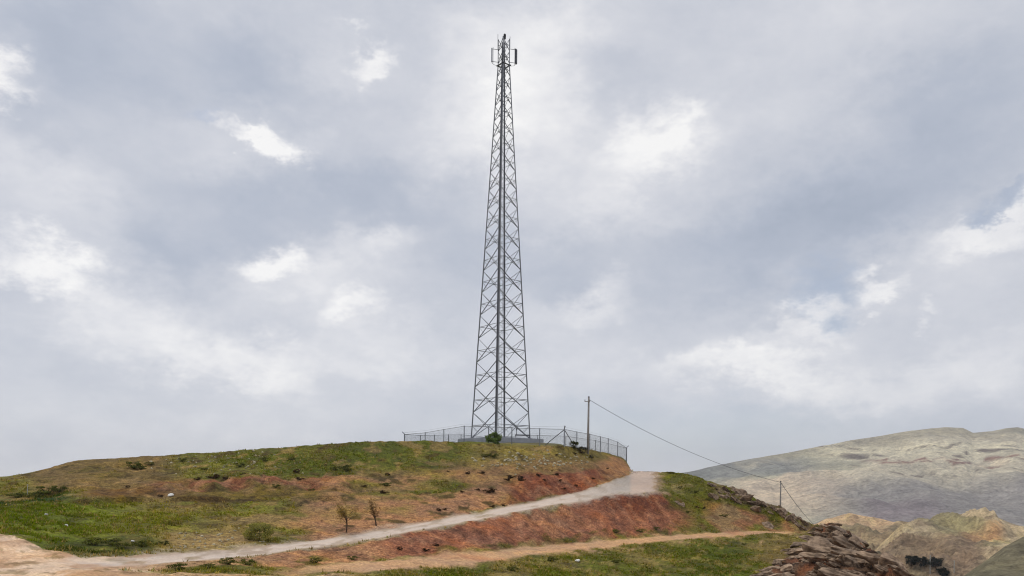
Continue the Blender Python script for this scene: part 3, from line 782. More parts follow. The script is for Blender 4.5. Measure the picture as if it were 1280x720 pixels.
for a, b, ts in sides:
    pts_ = []
    for t in ts:
        p = a.lerp(b, t)
        out = (p - cen).normalized()
        pts_.append(fpost(p, arm=Vector((out.x, out.y, .9)) * .3 if t == 0 else None, r=.07 if t == 0 else .055))
    pe = Vector((b.x, b.y, ground_z(b.x, b.y))) - FO
    pts_.append(pe)
    rails = MB()
    for p, q in zip(pts_[:-1], pts_[1:]):
        rails.tube(p + Vector((0, 0, PH - .06)), q + Vector((0, 0, PH - .06)), .028, n=6)
        rails.tube(p + Vector((0, 0, .25)), q + Vector((0, 0, .25)), .014, n=5)
        rails.tube(p + Vector((0, 0, PH + .2)), q + Vector((0, 0, PH + .2)), .008, n=4)
    rails.build('rail', M_WIRE, fence)
    for p, q in zip(pts_[:-1], pts_[1:]):
        net = MB(); Lh = (q - p).xy.length; pit = .17; H = PH - .1
        def pnt(s, h):
            v = p.lerp(q, s / Lh); return Vector((v.x, v.y, v.z + .03 + h))
        s = -H
        while s < Lh:
            for sgn in (1, -1):
                s0, s1 = (s, s + H); h0, h1 = (0, H) if sgn == 1 else (H, 0)
                ca, cb_ = max(s0, 0), min(s1, Lh)
                if cb_ - ca < .02: continue
                ha = h0 + (h1 - h0) * (ca - s0) / H; hb_ = h0 + (h1 - h0) * (cb_ - s0) / H
                net.tube(pnt(ca, ha), pnt(cb_, hb_), .0065, n=3)
            s += pit
        net.build('wire_mesh', M_WIRE, fence)
# slanting struts at the near corner
for d, ln in ((Lpt - Apt, 2.6), (Rpt - Apt, 3.4)):
    d = d.normalized(); q = Apt + d * ln
    mb = MB(); mb.tube(Vector((Apt.x, Apt.y, ground_z(*Apt) + PH - .1)) - FO, Vector((q.x, q.y, ground_z(*q) + .1)) - FO, .045, n=8)
    mb.build('corner_strut', M_STEEL, fence)
q = Apt + (Lpt - Apt).normalized() * .02
mb = MB(); mb.tube(Vector((Apt.x, Apt.y, ground_z(*Apt) + PH)) - FO, Vector((Apt.x, Apt.y, ground_z(*Apt) + PH + .35)) - FO, .03); mb.build('post_spike', M_STEEL, fence)

# ------------------------------------------------------------------ utility poles and their wire
def utility_pole(foot, top, label, r0, r1, arm=True):
    t = empty('utility_pole', foot, label, 'utility pole')
    v = top - foot
    mb = MB(); mb.path([Vector((0, 0, -.5)), v * .5, v], lambda s: r0 + (r1 - r0) * s, 10); mb.build('pole', M_POLE, t, True)
    if arm:
        mb = MB(); mb.box(v + Vector((-.18, -r1 - .05, -.55)), (.66, .08, .08)); ar = mb.build('crossarm', M_POLE, t)
        for sx in (-.46, .1):
            mb = MB(); q = v + Vector((sx, -r1 - .05, -.5)); mb.tube(q, q + Vector((0, 0, .12)), .03, .055, 8); mb.tube(q + Vector((0, 0, .12)), q + Vector((0, 0, .2)), .055, .03, 8)
            mb.build('insulator', M_ANTL, ar)
    mb = MB(); mb.tube(v + Vector((0, 0, -.05)), v + Vector((0, 0, .06)), r1 * 1.15, r1 * .8, 10); mb.build('pole_cap', M_DARKSTEEL, t)
    return t
p1f = W(734.8, 559.5, 94.0); p1f.z = ground_z(p1f.x, p1f.y)
p1t = W(736.0, 496.2, 94.0)
utility_pole(p1f, p1t, 'weathered utility pole standing against the fence near its right corner', .15, .105)
p2t = W(975.8, 601.5, 108); p2f = Vector((p2t.x, p2t.y, ground_z(p2t.x, p2t.y)))
utility_pole(p2f, p2t, 'thin distant utility pole rising behind the rocky ridge', .12, .09, False)
def wire(a, b, sag, label, r=.022):
    n = 40; pts_ = []
    for i in range(n + 1):
        t = i / n; v = a.lerp(b, t); v.z -= sag * 4 * t * (1 - t); pts_.append(v - a)
    mb = MB(); mb.path(pts_, r, 5); o = mb.build('overhead_wire', M_ANT, None, True); o.location = a
    return tag(o, label, 'wire')
wire(p1t + Vector((.1, 0, -.35)), p2t + Vector((0, 0, -.15)), 1.1, 'sagging wire running from the fence pole to the distant pole', .026)
p3t = W(1046, 668, 260)
wire(p2t + Vector((0, 0, -.15)), p3t, 2.5, 'wire dropping from the distant pole into the valley', .035)

# ------------------------------------------------------------------ rocks
def rock_mesh(name, seed, mat, sx, sy, sz, planes=16, rough=.06, sub=3):
    rr = np.random.default_rng(seed)
    bm = bmesh.new(); bmesh.ops.create_icosphere(bm, subdivisions=sub, radius=1.0)
    nv = rr.normal(size=(planes, 3)); nv /= np.linalg.norm(nv, axis=1)[:, None]
    dist = rr.uniform(.55, .95, planes)
    for v in bm.verts:
        d = np.array(v.co); k = nv @ d
        r = np.min(np.where(k > 1e-3, dist / np.maximum(k, 1e-3), 9))
        r = min(r, 1.25)
        qn = float(fbm(np.array([d[0] * 2.3 + seed]), np.array([d[1] * 2.3 + d[2] * 3.1]), seed, 3)[0] - .5)
        ly = math.sin(d[2] * r * 9 + d[0] * 2) * .035     # bedding
        v.co = v.co * (r + qn * rough * 3 + ly)
        v.co.x *= sx; v.co.y *= sy; v.co.z *= sz
    me = bpy.data.meshes.new(name); bm.to_mesh(me); bm.free()
    me.materials.append(mat)
    return me
slabs = [rock_mesh('rock_slab', 500 + i, M_ROCK, 1.0, .62, .24, sub=4) for i in range(5)]
blocks = [rock_mesh('boulder', 520 + i, M_ROCK, .9, .7, .55, sub=4) for i in range(4)]
stones = [rock_mesh('stone', 540 + i, M_STONE, .9, .8, .6, sub=2) for i in range(5)]
whites = [rock_mesh('white_stone', 560 + i, M_WHITE, .9, .8, .6, sub=2) for i in range(2)]
def put(me, name, loc, rot, s, label, cat, group=None):
    o = bpy.data.objects.new(name, me); COL.objects.link(o)
    o.location = loc; o.rotation_euler = rot; o.scale = (s, s, s) if not hasattr(s, '__len__') else s
    return tag(o, label, cat, group)
rnd = random.Random(5)
# the near bluff: long slabs dipping to the right
def in_bluff(x, y):
    l = float(np.interp(y, [655, 668, 690, 718, 726], [1040, 1012, 985, 948, 938]))
    r = float(np.interp(y, [655, 662, 690, 720, 726], [1042, 1062, 1094, 1132, 1140]))
    return l < x < r
cnt = 0
while cnt < 170:
    x = rnd.uniform(940, 1136); y = rnd.uniform(656, 728)
    if not in_bluff(x, y): continue
    p = on_ground(x, y)
    right = sst(985, 1040, x)
    L = (rnd.uniform(.8, 1.35) if cnt % 5 == 0 else rnd.uniform(.22, .6)) * (1 + .5 * float(right))
    dip = math.radians(rnd.uniform(12, 30)) * float(right) - math.radians(rnd.uniform(5, 25)) * (1 - float(right))
    put(rnd.choice(slabs + blocks[:1]), 'rock', p + Vector((0, 0, rnd.uniform(-.08, .12))), (rnd.uniform(-.25, .1), dip, rnd.uniform(-.5, .25)), (L, L * rnd.uniform(.8, 1.2), L * rnd.uniform(.8, 1.35)),
        'weathered grey brown rock slab jutting from the bluff at lower right', 'rock', 'slabs of the lower right bluff')
    cnt += 1
cnt = 0
while cnt < 38:   # outcrop along the falling ridge
    x = rnd.uniform(890, 1014)
    yc_ = float(np.interp(x, xs, PY[-1]))
    y = yc_ + abs(rnd.gauss(0, 7)) + .5
    p = on_ground(x, y)
    L = rnd.uniform(.25, .85)
    put(rnd.choice(slabs + blocks), 'rock', p + Vector((0, 0, -.02)), (rnd.uniform(-.3, .3), math.radians(rnd.uniform(10, 45)), rnd.uniform(-.6, .6)), (L * 1.2, L, L * rnd.uniform(.8, 1.5)),
        'dark angular rock in the outcrop along the ridge below the distant pole', 'rock', 'rocks of the ridge outcrop')
    cnt += 1
for x, y, s in ((944, 638, .9), (960, 657, .8), (905, 622, .6), (848, 629, .5), (853, 631, .45), (916, 612, .7), (932, 625, 1.0)):
    put(blocks[int(x) % 4], 'rock', on_ground(x, y), (0.2, .4, x), (s * 1.2, s, s * .7), 'dark angular rock in the outcrop along the ridge below the distant pole', 'rock', 'rocks of the ridge outcrop')
# pale stones in the grass
cnt = 0
while cnt < 95:
    x = rnd.gauss(668, 42); y = rnd.gauss(576, 5.5)
    if not (588 < x < 748) or y < float(np.interp(x, xs, PY[-1])) + 2: continue
    s = rnd.uniform(.10, .27)
    put(rnd.choice(stones), 'stone', on_ground(x, y) + Vector((0, 0, .02)), (rnd.random(), rnd.random(), rnd.uniform(0, 6)), s, 'small pale stone on the grassy brow below the fence', 'stone', 'pale stones on the brow below the fence')
    cnt += 1
cnt = 0
while cnt < 60:
    x = rnd.gauss(270, 45); y = rnd.gauss(579, 7)
    if y < float(np.interp(x, xs, PY[-1])) + 2 or y > 597: continue
    s = rnd.uniform(.08, .2)
    put(rnd.choice(stones), 'stone', on_ground(x, y) + Vector((0, 0, .02)), (rnd.random(), rnd.random(), rnd.uniform(0, 6)), s, 'small pale stone on the green brow above the red slip on the left', 'stone', 'pale stones on the left brow')
    cnt += 1
cnt = 0
while cnt < 60:
    x = rnd.uniform(205, 330); y = rnd.uniform(655, 690)
    if y > float(np.interp(x, xs, curves[4][0])) - 2 or y < float(np.interp(x, xs, curves[4][0])) - 26: continue
    s = rnd.uniform(.05, .14)
    put(rnd.choice(stones), 'stone', on_ground(x, y) + Vector((0, 0, .01)), (rnd.random(), rnd.random(), rnd.uniform(0, 6)), s, 'small pale stone in rough ground above the gravel road, left of the round bush', 'stone', 'stones in rough ground above the road')
    cnt += 1
for x, y, s, lb in ((213, 622.5, .26, 'bright white stone at the foot of the red slip'), (83, 657.5, .13, 'small white stone lying in the green field at left'),
                    (58, 645, .12, 'tiny pale stone in the field above the other white one'), (722, 703, .2, 'white stone in the meadow at the bottom of the picture'), (166, 678, .1, 'small white stone near the road in the dark grass at left')):
    put(whites[int(x) % 2], 'white_stone', on_ground(x, y) + Vector((0, 0, s * .35)), (0.3, .2, x), s, lb, 'stone')

# ------------------------------------------------------------------ plants
def leaf_cloud(n, fn, size, cols_, seed):
    """n leaf-sized faces placed by fn(); returns verts, faces, per-vertex colours"""
    r = np.random.default_rng(seed)
    vs = np.zeros((n, 4, 3)); cc = np.zeros((n, 3))
    for i in range(n):
        p = fn(r); u = r.normal(size=3); u /= np.linalg.norm(u); w = np.cross(u, r.normal(size=3)); w /= np.linalg.norm(w)
        s = size * r.uniform(.6, 1.4)
        vs[i] = [p - u * s, p + w * s * .45, p + u * s, p - w * s * .45]
        cc[i] = np.array(cols_[r.integers(len(cols_))]) * r.uniform(.7, 1.3)
    return vs, cc
def foliage(name, vs, cc, parent):
    n = len(vs)
    me = bpy.data.meshes.new(name)
    me.from_pydata([tuple(v) for v in vs.reshape(-1, 3)], [], [(4 * i, 4 * i + 1, 4 * i + 2, 4 * i + 3) for i in range(n)])
    me.update()
    a = me.color_attributes.new('soil', 'FLOAT_COLOR', 'POINT')
    rgba = np.ones((n * 4, 4), np.float32); rgba[:, :3] = np.repeat(cc, 4, 0); a.data.foreach_set('color', rgba.ravel())
    return link(name, me, M_LEAF, parent)
def clumps(r_, spread, seed, nclump):
    rr = np.random.default_rng(seed)
    cs = rr.normal(size=(nclump, 3)); cs /= np.linalg.norm(cs, axis=1)[:, None]; cs *= rr.uniform(.35, 1, (nclump, 1)) ** .6
    rad_ = rr.uniform(.22, .45, nclump)
    def fn(r):
        k = r.integers(nclump); q = r.normal(size=3); q /= np.linalg.norm(q)
        p = cs[k] + q * rad_[k] * r.uniform(0, 1) ** .4
        p[2] = max(p[2], -1.05)
        return p * np.array(r_) + np.array(spread)
    return fn
def bush(name, loc, w, h, cols_, n, leaf, label, cat, seed, group=None, stems=5):
    t = empty(name, loc, label, cat, group)
    vs, cc = leaf_cloud(n, clumps((w / 2, w / 2, h * .52), (0, 0, h * .47), seed, 22), leaf, cols_, seed)
    vs[..., 2] = np.maximum(vs[..., 2], .0)
    foliage('foliage', vs, cc, t)
    rr = random.Random(seed); mb = MB()
    for k in range(stems):
        a = rr.uniform(0, 6.28); q = Vector((math.cos(a) * w * .3, math.sin(a) * w * .3, h * .7))
        mb.path([Vector((0, 0, -.1)), q * .5 + Vector((0, 0, h * .1)), q], lambda s: .016 * (1 - .7 * s) * max(w, .6), 5)
    mb.build('stem', M_BARK, t)
    return t
OL = [alb(92, 92, 34), alb(70, 78, 26), alb(112, 104, 46)]
GR = [alb(86, 94, 32), alb(70, 80, 26), alb(108, 108, 46)]
DK = [alb(58, 54, 28), alb(72, 64, 34), alb(46, 42, 22)]
bush('round_bush', on_ground(324, 676), 1.6, 1.05, [alb(140, 138, 60), alb(124, 124, 54), alb(156, 144, 80)], 4200, .045, 'round green bush on the orange soil just above the gravel road', 'bush', 61, stems=3)
pp_ = W(617.5, 555.5, 91.5); pp_.z = ground_z(pp_.x, pp_.y)
bush('green_bush', pp_, 1.75, 1.35, [alb(104, 124, 60), alb(86, 110, 48), alb(126, 138, 78)], 5200, .07, 'green bush in front of the left foot of the mast', 'bush', 62)
pp_ = W(717, 557, 92.0); pp_.z = ground_z(pp_.x, pp_.y)
bush('dark_bush', pp_, 1.1, .9, DK + GR, 700, .07, 'dark bush by the fence corner strut left of the utility pole', 'bush', 63)
pp_ = W(727, 559, 93.0); pp_.z = ground_z(pp_.x, pp_.y)
bush('dark_bush', pp_, 1.3, .7, DK, 700, .07, 'low dark bush at the foot of the near utility pole', 'bush', 64)
pp_ = W(739.5, 561, 92.5); pp_.z = ground_z(pp_.x, pp_.y)
bush('dark_bush', pp_, .6, .4, DK, 300, .05, 'small dark tuft just right of the near utility pole', 'bush', 65)

def small_tree(loc, h, w, lean, label, seed, cols_, n, leaf, trunk=.06, cat='tree'):
    t = empty('small_tree', loc, label, cat)
    rr = random.Random(seed); mb = MB(); tips = []
    top = Vector((lean, 0, h * .55))
    mb.path([Vector((0, 0, -.15)), top * .5 + Vector((.03, 0, 0)), top], lambda s: trunk * (1 - .45 * s), 7)
    for k in range(9):
        s = rr.uniform(.45, 1); b0 = top * s; a = rr.uniform(0, 6.28)
        e = b0 + Vector((math.cos(a) * w * .5 * rr.uniform(.5, 1), math.sin(a) * w * .5 * rr.uniform(.5, 1), h * rr.uniform(.12, .45)))
        e.z = min(e.z, h * .97)
        m_ = (b0 + e) / 2 + Vector((0, 0, h * .04))
        mb.path([b0, m_, e], lambda s: trunk * .34 * (1 - .75 * s), 5); tips += [m_, e, e, (m_ + e) / 2]
        for _ in range(3):
            e2 = m_.lerp(e, rr.random()) + Vector((rr.uniform(-1, 1) * w * .22, rr.uniform(-1, 1) * w * .22, rr.uniform(.0, .2) * h))
            mb.path([m_.lerp(e, .3), e2], lambda s: trunk * .14 * (1 - .6 * s), 4); tips += [e2, e2]
    mb.build('trunk', M_BARK, t)
    tp = [np.array(v) for v in tips]
    def fn(r):
        return tp[r.integers(len(tp))] + r.normal(size=3) * w * .07
    vs, cc = leaf_cloud(n, fn, leaf, cols_, seed)
    foliage('crown', vs, cc, t)
    return t
ST = [alb(140, 116, 58), alb(122, 104, 48), alb(156, 128, 70)]
small_tree(on_ground(433, 665), 1.95, 1.6, .0, 'small sparse tree with wide thin crown beside the gravel road', 71, ST, 1200, .042, .05)
small_tree(on_ground(470.5, 658), 1.7, .75, -.22, 'slim leaning sapling with narrow crown right of the sparse tree', 72, [alb(124, 90, 46), alb(104, 78, 38)], 620, .038, .055)

# low dark thorn bushes dotted over the slope
proto = empty('thorn_bush', on_ground(612, 616), 'largest low dark thorn bush on bare soil above the road', 'bush', 'thorn bushes on the slope')
vs, cc = leaf_cloud(520, clumps((.5, .42, .2), (0, 0, .16), 81, 12), .055, [alb(66, 46, 28), alb(84, 62, 36), alb(50, 36, 22)], 81)
vs[..., 2] = np.maximum(vs[..., 2], 0); foliage('foliage', vs, cc, proto)
mb = MB()
for k in range(7):
    a = k * .9; mb.path([Vector((0, 0, -.06)), Vector((math.cos(a) * .2, math.sin(a) * .2, .16)), Vector((math.cos(a) * .4, math.sin(a) * .36, .26))], lambda s: .018 * (1 - .7 * s), 5)
mb.build('stem', M_TWIG, proto)
proto.scale = (1.25, 1.2, 1.1)
spots = [(602, 592, .75), (585, 594, .75), (639, 596, .9), (650, 596, .9), (635, 601, .85), (652, 600.5, .95), (673, 594.5, .8), (695, 594, .7), (700, 600, .7), (681, 602, .6), (718, 567, .7), (725, 566, .8), (696, 570, .55),
         (480, 616.5, .8), (484, 594, .8), (455, 609, .6), (371, 590, .95), (374, 600, .9), (305, 597, .9), (268, 598, 1.3), (283, 600, .8), (577, 615, .5), (597, 613, .5), (616, 634, .7), (630, 632, .5), (548, 638, .6), (556, 637, .5), (500, 685, .55), (532, 686, .6), (545, 683, .5),  # clumps along the slip's top edge stand in for shade under its overhang
         (880, 636, .6), (872, 635, .6), (895, 612, .6), (912, 614, .6), (760, 586, .5), (742, 600, .6), (720, 606, .6), (705, 609, .5), (690, 587, .4), (560, 590, .4), (200, 622, .6), (247, 600, .6), (160, 610, .5)]
for i, (x, y, s) in enumerate(spots):
    o = copy_tree(proto); o.location = on_ground(x, y); o.rotation_euler = (0, 0, i * 1.7); o.scale = (s * rnd.uniform(.8, 1.15), s * .85, s * rnd.uniform(.6, .95))
    o['label'] = 'low dark thorn bush dotted on the bare slope'
# greener low shrubs
gp = empty('low_shrub', on_ground(432, 589), 'pale green shrub on the crown of the hill left of the mast', 'bush', 'low green shrubs on the slopes')
vs, cc = leaf_cloud(700, clumps((.5, .5, .3), (0, 0, .26), 83, 12), .05, GR + OL, 83)
vs[..., 2] = np.maximum(vs[..., 2], 0); foliage('foliage', vs, cc, gp)
mb = MB()
for k in range(6):
    a = k * 1.1; mb.path([Vector((0, 0, -.06)), Vector((math.cos(a) * .2, math.sin(a) * .2, .2)), Vector((math.cos(a) * .36, math.sin(a) * .36, .42))], lambda s: .018 * (1 - .7 * s), 5)
mb.build('stem', M_TWIG, gp); gp.scale = (1.3, 1.1, 1.1)
gs = [(418, 587, .8), (608, 570, 1.1), (617, 571, .9), (482, 608, .8), (390, 612, .6), (345, 612, .6), (140, 683, .9), (118, 682, .8), (152, 687, .8), (176, 684, .8), (205, 681, .6), (168, 584, 1.2), (176, 585, 1.), (188, 580, .8),
      (60, 616, 1.2), (48, 618, 1.2), (35, 620, 1.2), (75, 614, 1.0), (22, 621, 1.1), (255, 588, .8), (300, 583, .8), (330, 577, .8), (365, 575, .7), (228, 577, .7), (800, 664, .6), (770, 666, .7), (820, 661, .6), (905, 646, .8), (870, 616, .6), (885, 625, .6), (850, 611, .6), (690, 702, .6), (640, 714, .6), (770, 705, .6), (860, 640, .5), (930, 680, .5), (260, 711, .7), (285, 707, .7), (310, 706, .6), (222, 712, .6), (395, 704, .6), (440, 698, .5)]
for i, (x, y, s) in enumerate(gs):
    o = copy_tree(gp); o.location = on_ground(x, y); o.rotation_euler = (0, 0, i * 2.1); o.scale = (s * rnd.uniform(.9, 1.4), s, s * rnd.uniform(.5, .9))
    o['label'] = 'low green shrub growing in a patch of grass'
# stake in the grass far left
st = MB(); st.tube((0, 0, -.2), (.03, 0, .85), .022, .018, 7)
so = st.build('stake', M_POST, None); so.location = on_ground(34, 619); tag(so, 'thin pale stake standing in dark grass at far left', 'stake')

# dark trees and pale posts down in the valley
def valley_tree(loc, h, w, label, seed):
    t = empty('valley_tree', loc, label, 'tree')
    mb = MB(); rr = random.Random(seed)
    mb.path([Vector((0, 0, -.5)), Vector((.1, 0, h * .3)), Vector((0, 0, h * .8))], lambda s: .2 * (1 - .7 * s), 6)
    for k in range(6):
        a = rr.uniform(0, 6.28); z0 = h * rr.uniform(.2, .6)
        mb.path([Vector((0, 0, z0)), Vector((math.cos(a) * w * .4, math.sin(a) * w * .4, z0 + h * .2))], lambda s: .08 * (1 - .7 * s), 5)
    mb.build('trunk', M_BARK, t)
    vs, cc = leaf_cloud(1300, clumps((w / 2, w / 2, h * .42), (0, 0, h * .55), seed, 18), .22, [alb(26, 32, 20), alb(34, 40, 24), alb(20, 24, 16)], seed)
    foliage('crown', vs, cc, t)
for x, y, h, w, lb in ((1138, 710, 3.4, 4.2, 'leftmost dark tree of the valley clump below the ochre hill'), (1150, 712, 3.6, 4.8, 'broad dark tree in the middle of the valley clump'),
                       (1168, 717, 3.2, 4.4, 'lower dark tree of the valley clump beside the pale post'), (1178, 723, 2.6, 3.6, 'lowest dark tree at the bottom edge near the pale posts')):
    valley_tree(at_olive(x, y), h, w, lb, int(x))
for x, y, h, lb in ((1163, 722, 5.4, 'taller pale post standing in front of the dark valley trees'), (1192, 722, 3.4, 'shorter pale post right of the dark valley trees')):
    p = at_olive(x, y); mb = MB(); mb.tube((0, 0, -.5), (0, 0, h), .13, .11, 8); mb.box((0, 0, h), (.4, .2, .12))
    o = mb.build('valley_post', M_POST, None); o.location = p; tag(o, lb, 'post')
small_tree(at_ochre(1121, 701), 5.0, 3.2, .1, 'bare thin tree on the slope left of the dark valley trees', 77, [alb(80, 66, 44)], 120, .12, .12)

# ------------------------------------------------------------------ sky
world = bpy.data.worlds.new("World"); SC.world = world; world.use_nodes = True
wn = world.node_tree; N = wn.nodes; L = wn.links
bg = N.get('Background')
SUN_EL = math.radians(50); sun_h = Vector((-.72, .69)).normalized()
sky = N.new('ShaderNodeTexSky'); sky.sky_type = 'NISHITA'; sky.sun_disc = False
sky.sun_elevation = SUN_EL; sky.sun_rotation = math.atan2(sun_h.x, sun_h.y); sky.dust_density = 2.0; sky.altitude = 1200
geo = N.new('ShaderNodeTexCoord')
def vmath(op, a=None, b=None, **kw):
    n = N.new('ShaderNodeVectorMath'); n.operation = op
    for i, v in enumerate((a, b)):
        if v is None: continue
        if hasattr(v, 'is_output'): L.new(v, n.inputs[i])
        else: n.inputs[i].default_value = v
    if 'scale' in kw: n.inputs['Scale'].default_value = kw['scale']
    return n
def fmath(op, a=None, b=None, cc=None):
    n = N.new('ShaderNodeMath'); n.operation = op
    for i, v in enumerate((a, b, cc)):
        if v is None: continue
        if hasattr(v, 'is_output'): L.new(v, n.inputs[i])
        else: n.inputs[i].default_value = v
    return n.outputs[0]
dirn = vmath('NORMALIZE', geo.outputs['Generated']).outputs[0]
sep = N.new('ShaderNodeSeparateXYZ'); L.new(dirn, sep.inputs[0])
az = fmath('ARCTAN2', sep.outputs['X'], sep.outputs['Y'])
el = fmath('ARCSINE', sep.outputs['Z'])
stretch = N.new('ShaderNodeMapping'); stretch.vector_type = 'POINT'; stretch.inputs['Scale'].default_value = (1, 1, 1.7); L.new(dirn, stretch.inputs['Vector'])
def snoise(scale, det, rough, off=0.0):
    n = N.new('ShaderNodeTexNoise'); n.inputs['Scale'].default_value = scale; n.inputs['Detail'].default_value = det; n.inputs['Roughness'].default_value = rough
    v = vmath('ADD', stretch.outputs[0], (off, off * .7, -off)).outputs[0]; L.new(v, n.inputs['Vector']); return n
wA = snoise(5.0, 9, .58, 0.3); wB = snoise(19.0, 8, .66, 4.1)
cmb = N.new('ShaderNodeCombineXYZ'); L.new(az, cmb.inputs[0]); L.new(el, cmb.inputs[1])
offA = vmath('SCALE', vmath('SUBTRACT', wA.outputs['Color'], (.5, .5, .5)).outputs[0], scale=.16).outputs[0]
offB = vmath('SCALE', vmath('SUBTRACT', wB.outputs['Color'], (.5, .5, .5)).outputs[0], scale=.075).outputs[0]
wC = snoise(60.0, 6, .65, 9.3)
offC = vmath('SCALE', vmath('SUBTRACT', wC.outputs['Color'], (.5, .5, .5)).outputs[0], scale=.028).outputs[0]
pw = vmath('ADD', vmath('ADD', vmath('ADD', cmb.outputs[0], offA).outputs[0], offB).outputs[0], offC).outputs[0]
flat = vmath('MULTIPLY', pw, (1, 1, 0)).outputs[0]
def azel(x, y):
    a, b = ray(x, y); return math.atan(float(a)), math.atan2(float(b), math.sqrt(1 + float(a) ** 2))
def blob(x, y, rx, ry, rot, amp, prev):
    u, v = azel(x, y)
    m = N.new('ShaderNodeMapping'); m.vector_type = 'TEXTURE'
    m.inputs['Location'].default_value = (u, v, 0); m.inputs['Rotation'].default_value = (0, 0, math.radians(-rot)); m.inputs['Scale'].default_value = (rx / F, ry / F, 1)
    L.new(flat, m.inputs['Vector'])
    ln = vmath('LENGTH', m.outputs[0]).outputs['Value']
    mr = N.new('ShaderNodeMapRange'); mr.interpolation_type = 'SMOOTHSTEP'
    mr.inputs['From Min'].default_value = .15 if amp >= .3 and rx < 100 else 0; mr.inputs['From Max'].default_value = 1; mr.inputs['To Min'].default_value = 1; mr.inputs['To Max'].default_value = 0
    L.new(ln, mr.inputs['Value'])
    return fmath('MULTIPLY_ADD', mr.outputs[0], amp, prev)
BL = [  # photo x, y, radii, tilt, strength
 (338,185,66,26,14,.52),(285,160,40,18,28,.3),(300,195,170,80,5,.16),(455,62,40,24,0,.36),(440,75,100,50,0,.1),(6,105,46,30,0,.5),(620,110,190,150,0,.24),(665,120,120,130,20,.22),(585,150,90,70,0,.12),(630,175,260,170,0,.10),
 (828,190,84,60,-20,.30),(785,235,170,100,-15,.28),(845,178,40,30,-30,.16),(28,326,84,40,22,.40),(95,362,110,40,22,.20),(60,250,150,80,30,.14),
 (332,330,50,34,12,.40),(355,360,120,60,10,.16),(482,308,84,34,-8,.26),(430,345,150,60,0,.18),(452,398,58,32,-10,.34),(300,452,180,46,6,.30),(180,415,180,60,8,.24),(470,440,140,60,0,.2),(390,430,260,90,0,.10),
 (738,378,90,36,-12,.26),(700,420,140,70,0,.14),(915,452,130,36,5,.32),(1000,408,84,24,-5,.28),(1100,368,44,22,0,.34),(1258,282,90,36,-18,.36),(950,440,260,90,0,.10),
 (1090,480,200,50,0,.2),(1190,340,200,80,-10,.14),(1240,430,130,60,0,.16),(930,100,190,120,0,.13),(700,30,200,70,0,.10),(1090,30,180,90,0,.12),(560,20,140,60,0,.06),(1172,388,24,14,0,.2),(660,490,140,50,0,.1),(820,520,220,50,0,.04),
 (160,540,420,90,0,.12),(760,470,500,60,0,.10),(1120,440,260,50,0,.10),(400,520,260,60,0,.08),
 (430,245,210,70,-4,-.28),(250,265,150,80,10,-.18),(140,70,190,110,0,-.18),(340,95,130,60,15,-.20),(1120,210,270,120,-28,-.28),(1010,300,190,90,-20,-.22),(700,320,140,60,-8,-.20),(190,310,120,50,12,-.24),(40,165,60,50,0,-.16),(560,300,110,90,0,-.12),(860,330,120,60,0,-.10),(1180,420,110,40,0,-.08),(30,30,120,60,0,-.12),(760,110,70,50,0,-.10),(520,60,60,60,0,-.08)]
acc = fmath('ADD', 0.45, 0.0)
for b_ in BL: acc = blob(*b_, acc)
fine = snoise(9.0, 9, .62, 2.2)
acc = fmath('ADD', acc, fmath('MULTIPLY', fmath('SUBTRACT', fine.outputs['Fac'], .5), .42))
fine2 = snoise(26.0, 8, .62, 7.7)
acc = fmath('ADD', acc, fmath('MULTIPLY', fmath('SUBTRACT', fine2.outputs['Fac'], .5), fmath('MULTIPLY', acc, .36)))
ramp = N.new('ShaderNodeValToRGB'); cr = ramp.color_ramp
stops = [(0.0, (166, 175, 191)), (.22, (182, 189, 203)), (.42, (199, 203, 213)), (.60, (214, 216, 223)), (.80, (233, 233, 236)), (1.0, (251, 250, 249))]
while len(cr.elements) < len(stops): cr.elements.new(.5)
for e, (ps, col_) in zip(cr.elements, stops):
    e.position = ps; e.color = (*s2l(col_), 1)
L.new(acc, ramp.inputs['Fac'])
# brighter deck overhead, above the picture
up = N.new('ShaderNodeMapRange'); up.interpolation_type = 'SMOOTHSTEP'
up.inputs['From Min'].default_value = .56; up.inputs['From Max'].default_value = 1.2; up.inputs['To Min'].default_value = 10.0; up.inputs['To Max'].default_value = 19.0
L.new(el, up.inputs['Value'])
cl = N.new('ShaderNodeVectorMath'); cl.operation = 'SCALE'; L.new(ramp.outputs['Color'], cl.inputs[0]); L.new(up.outputs[0], cl.inputs['Scale'])
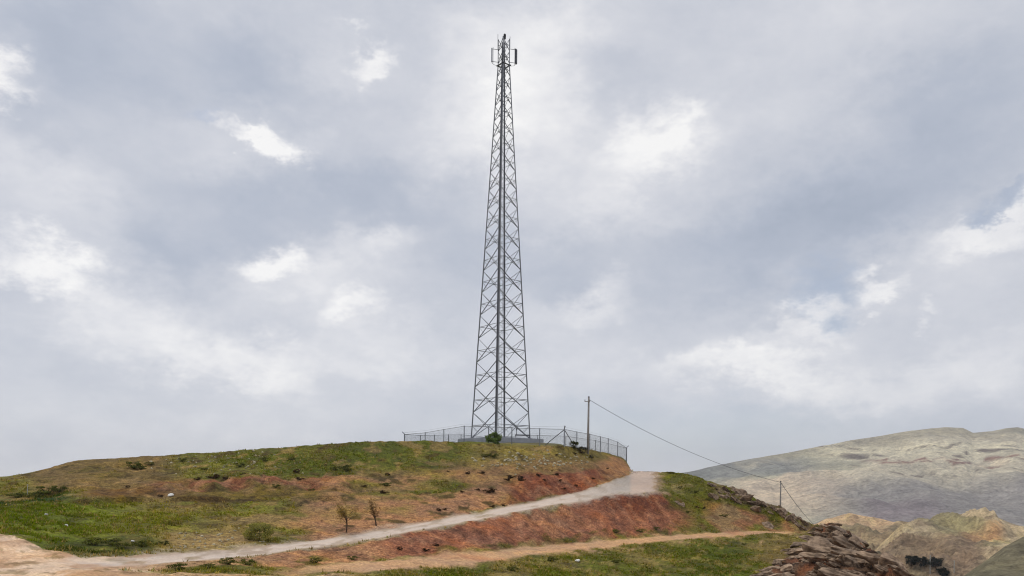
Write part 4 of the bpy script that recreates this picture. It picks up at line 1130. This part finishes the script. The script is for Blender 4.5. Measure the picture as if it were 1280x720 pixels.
# gaps where the blue shows through the deck
gap = fmath('ADD', 0.05, 0.0)
for b_ in ((1028,375,60,36,0,.34),(1252,256,46,18,-10,.40),(250,132,22,16,0,.2),(850,545,420,70,0,.22)): gap = blob(*b_, gap)
mix = N.new('ShaderNodeMix'); mix.data_type = 'RGBA'; mix.clamp_factor = True
L.new(gap, mix.inputs[0]); L.new(cl.outputs[0], mix.inputs[6]); L.new(sky.outputs[0], mix.inputs[7])
L.new(mix.outputs[2], bg.inputs['Color']); bg.inputs['Strength'].default_value = 0.1

sl_ = bpy.data.lights.new('sun', 'SUN'); sl_.energy = 1.5; sl_.angle = math.radians(10); sl_.color = (1, .95, .87)
so_ = bpy.data.objects.new('sun', sl_); COL.objects.link(so_)
tos = Vector((sun_h.x * math.cos(SUN_EL), sun_h.y * math.cos(SUN_EL), math.sin(SUN_EL)))
so_.rotation_euler = tos.to_track_quat('Z', 'Y').to_euler(); so_.location = (0, 0, 80)

# ------------------------------------------------------------------ air
HZ = True
if HZ:
    hb = MB(); hb.box((200, 1500, -5), (6400, 3400, 260)); 
    hz = hb.build('haze', None); hz['kind'] = 'stuff'
    mh = bpy.data.materials.new('thin_air'); mh.use_nodes = True; nt = mh.node_tree
    nt.nodes.remove(nt.nodes.get('Principled BSDF'))
    pv = nt.nodes.new('ShaderNodeVolumePrincipled'); pv.inputs['Color'].default_value = (.93, .95, 1, 1); pv.inputs['Density'].default_value = 0.00013; pv.inputs['Anisotropy'].default_value = .3
    nt.links.new(pv.outputs[0], nt.nodes.get('Material Output').inputs['Volume'])
    hz.data.materials.append(mh)

# ------------------------------------------------------------------ camera
cam = bpy.data.cameras.new('camera'); co = bpy.data.objects.new('camera', cam); COL.objects.link(co)
cam.sensor_width = 36; cam.lens = 36 * F / 1280; cam.shift_y = (HY - 360) / 1280
cam.clip_start = .1; cam.clip_end = 20000
co.matrix_world = Matrix.Rotation(math.radians(90), 4, 'X') @ Matrix.Rotation(ROLL, 4, 'Z')
SC.camera = co
SC.view_settings.view_transform = 'Standard'; SC.view_settings.look = 'None'
SC.view_settings.exposure = 0; SC.view_settings.gamma = 1
SC.cycles.use_denoising = True
SC.cycles.pixel_filter_type = 'BLACKMAN_HARRIS'; SC.cycles.filter_width = 1.1
SC.cycles.volume_bounces = 0
SC.cycles.max_bounces = 6
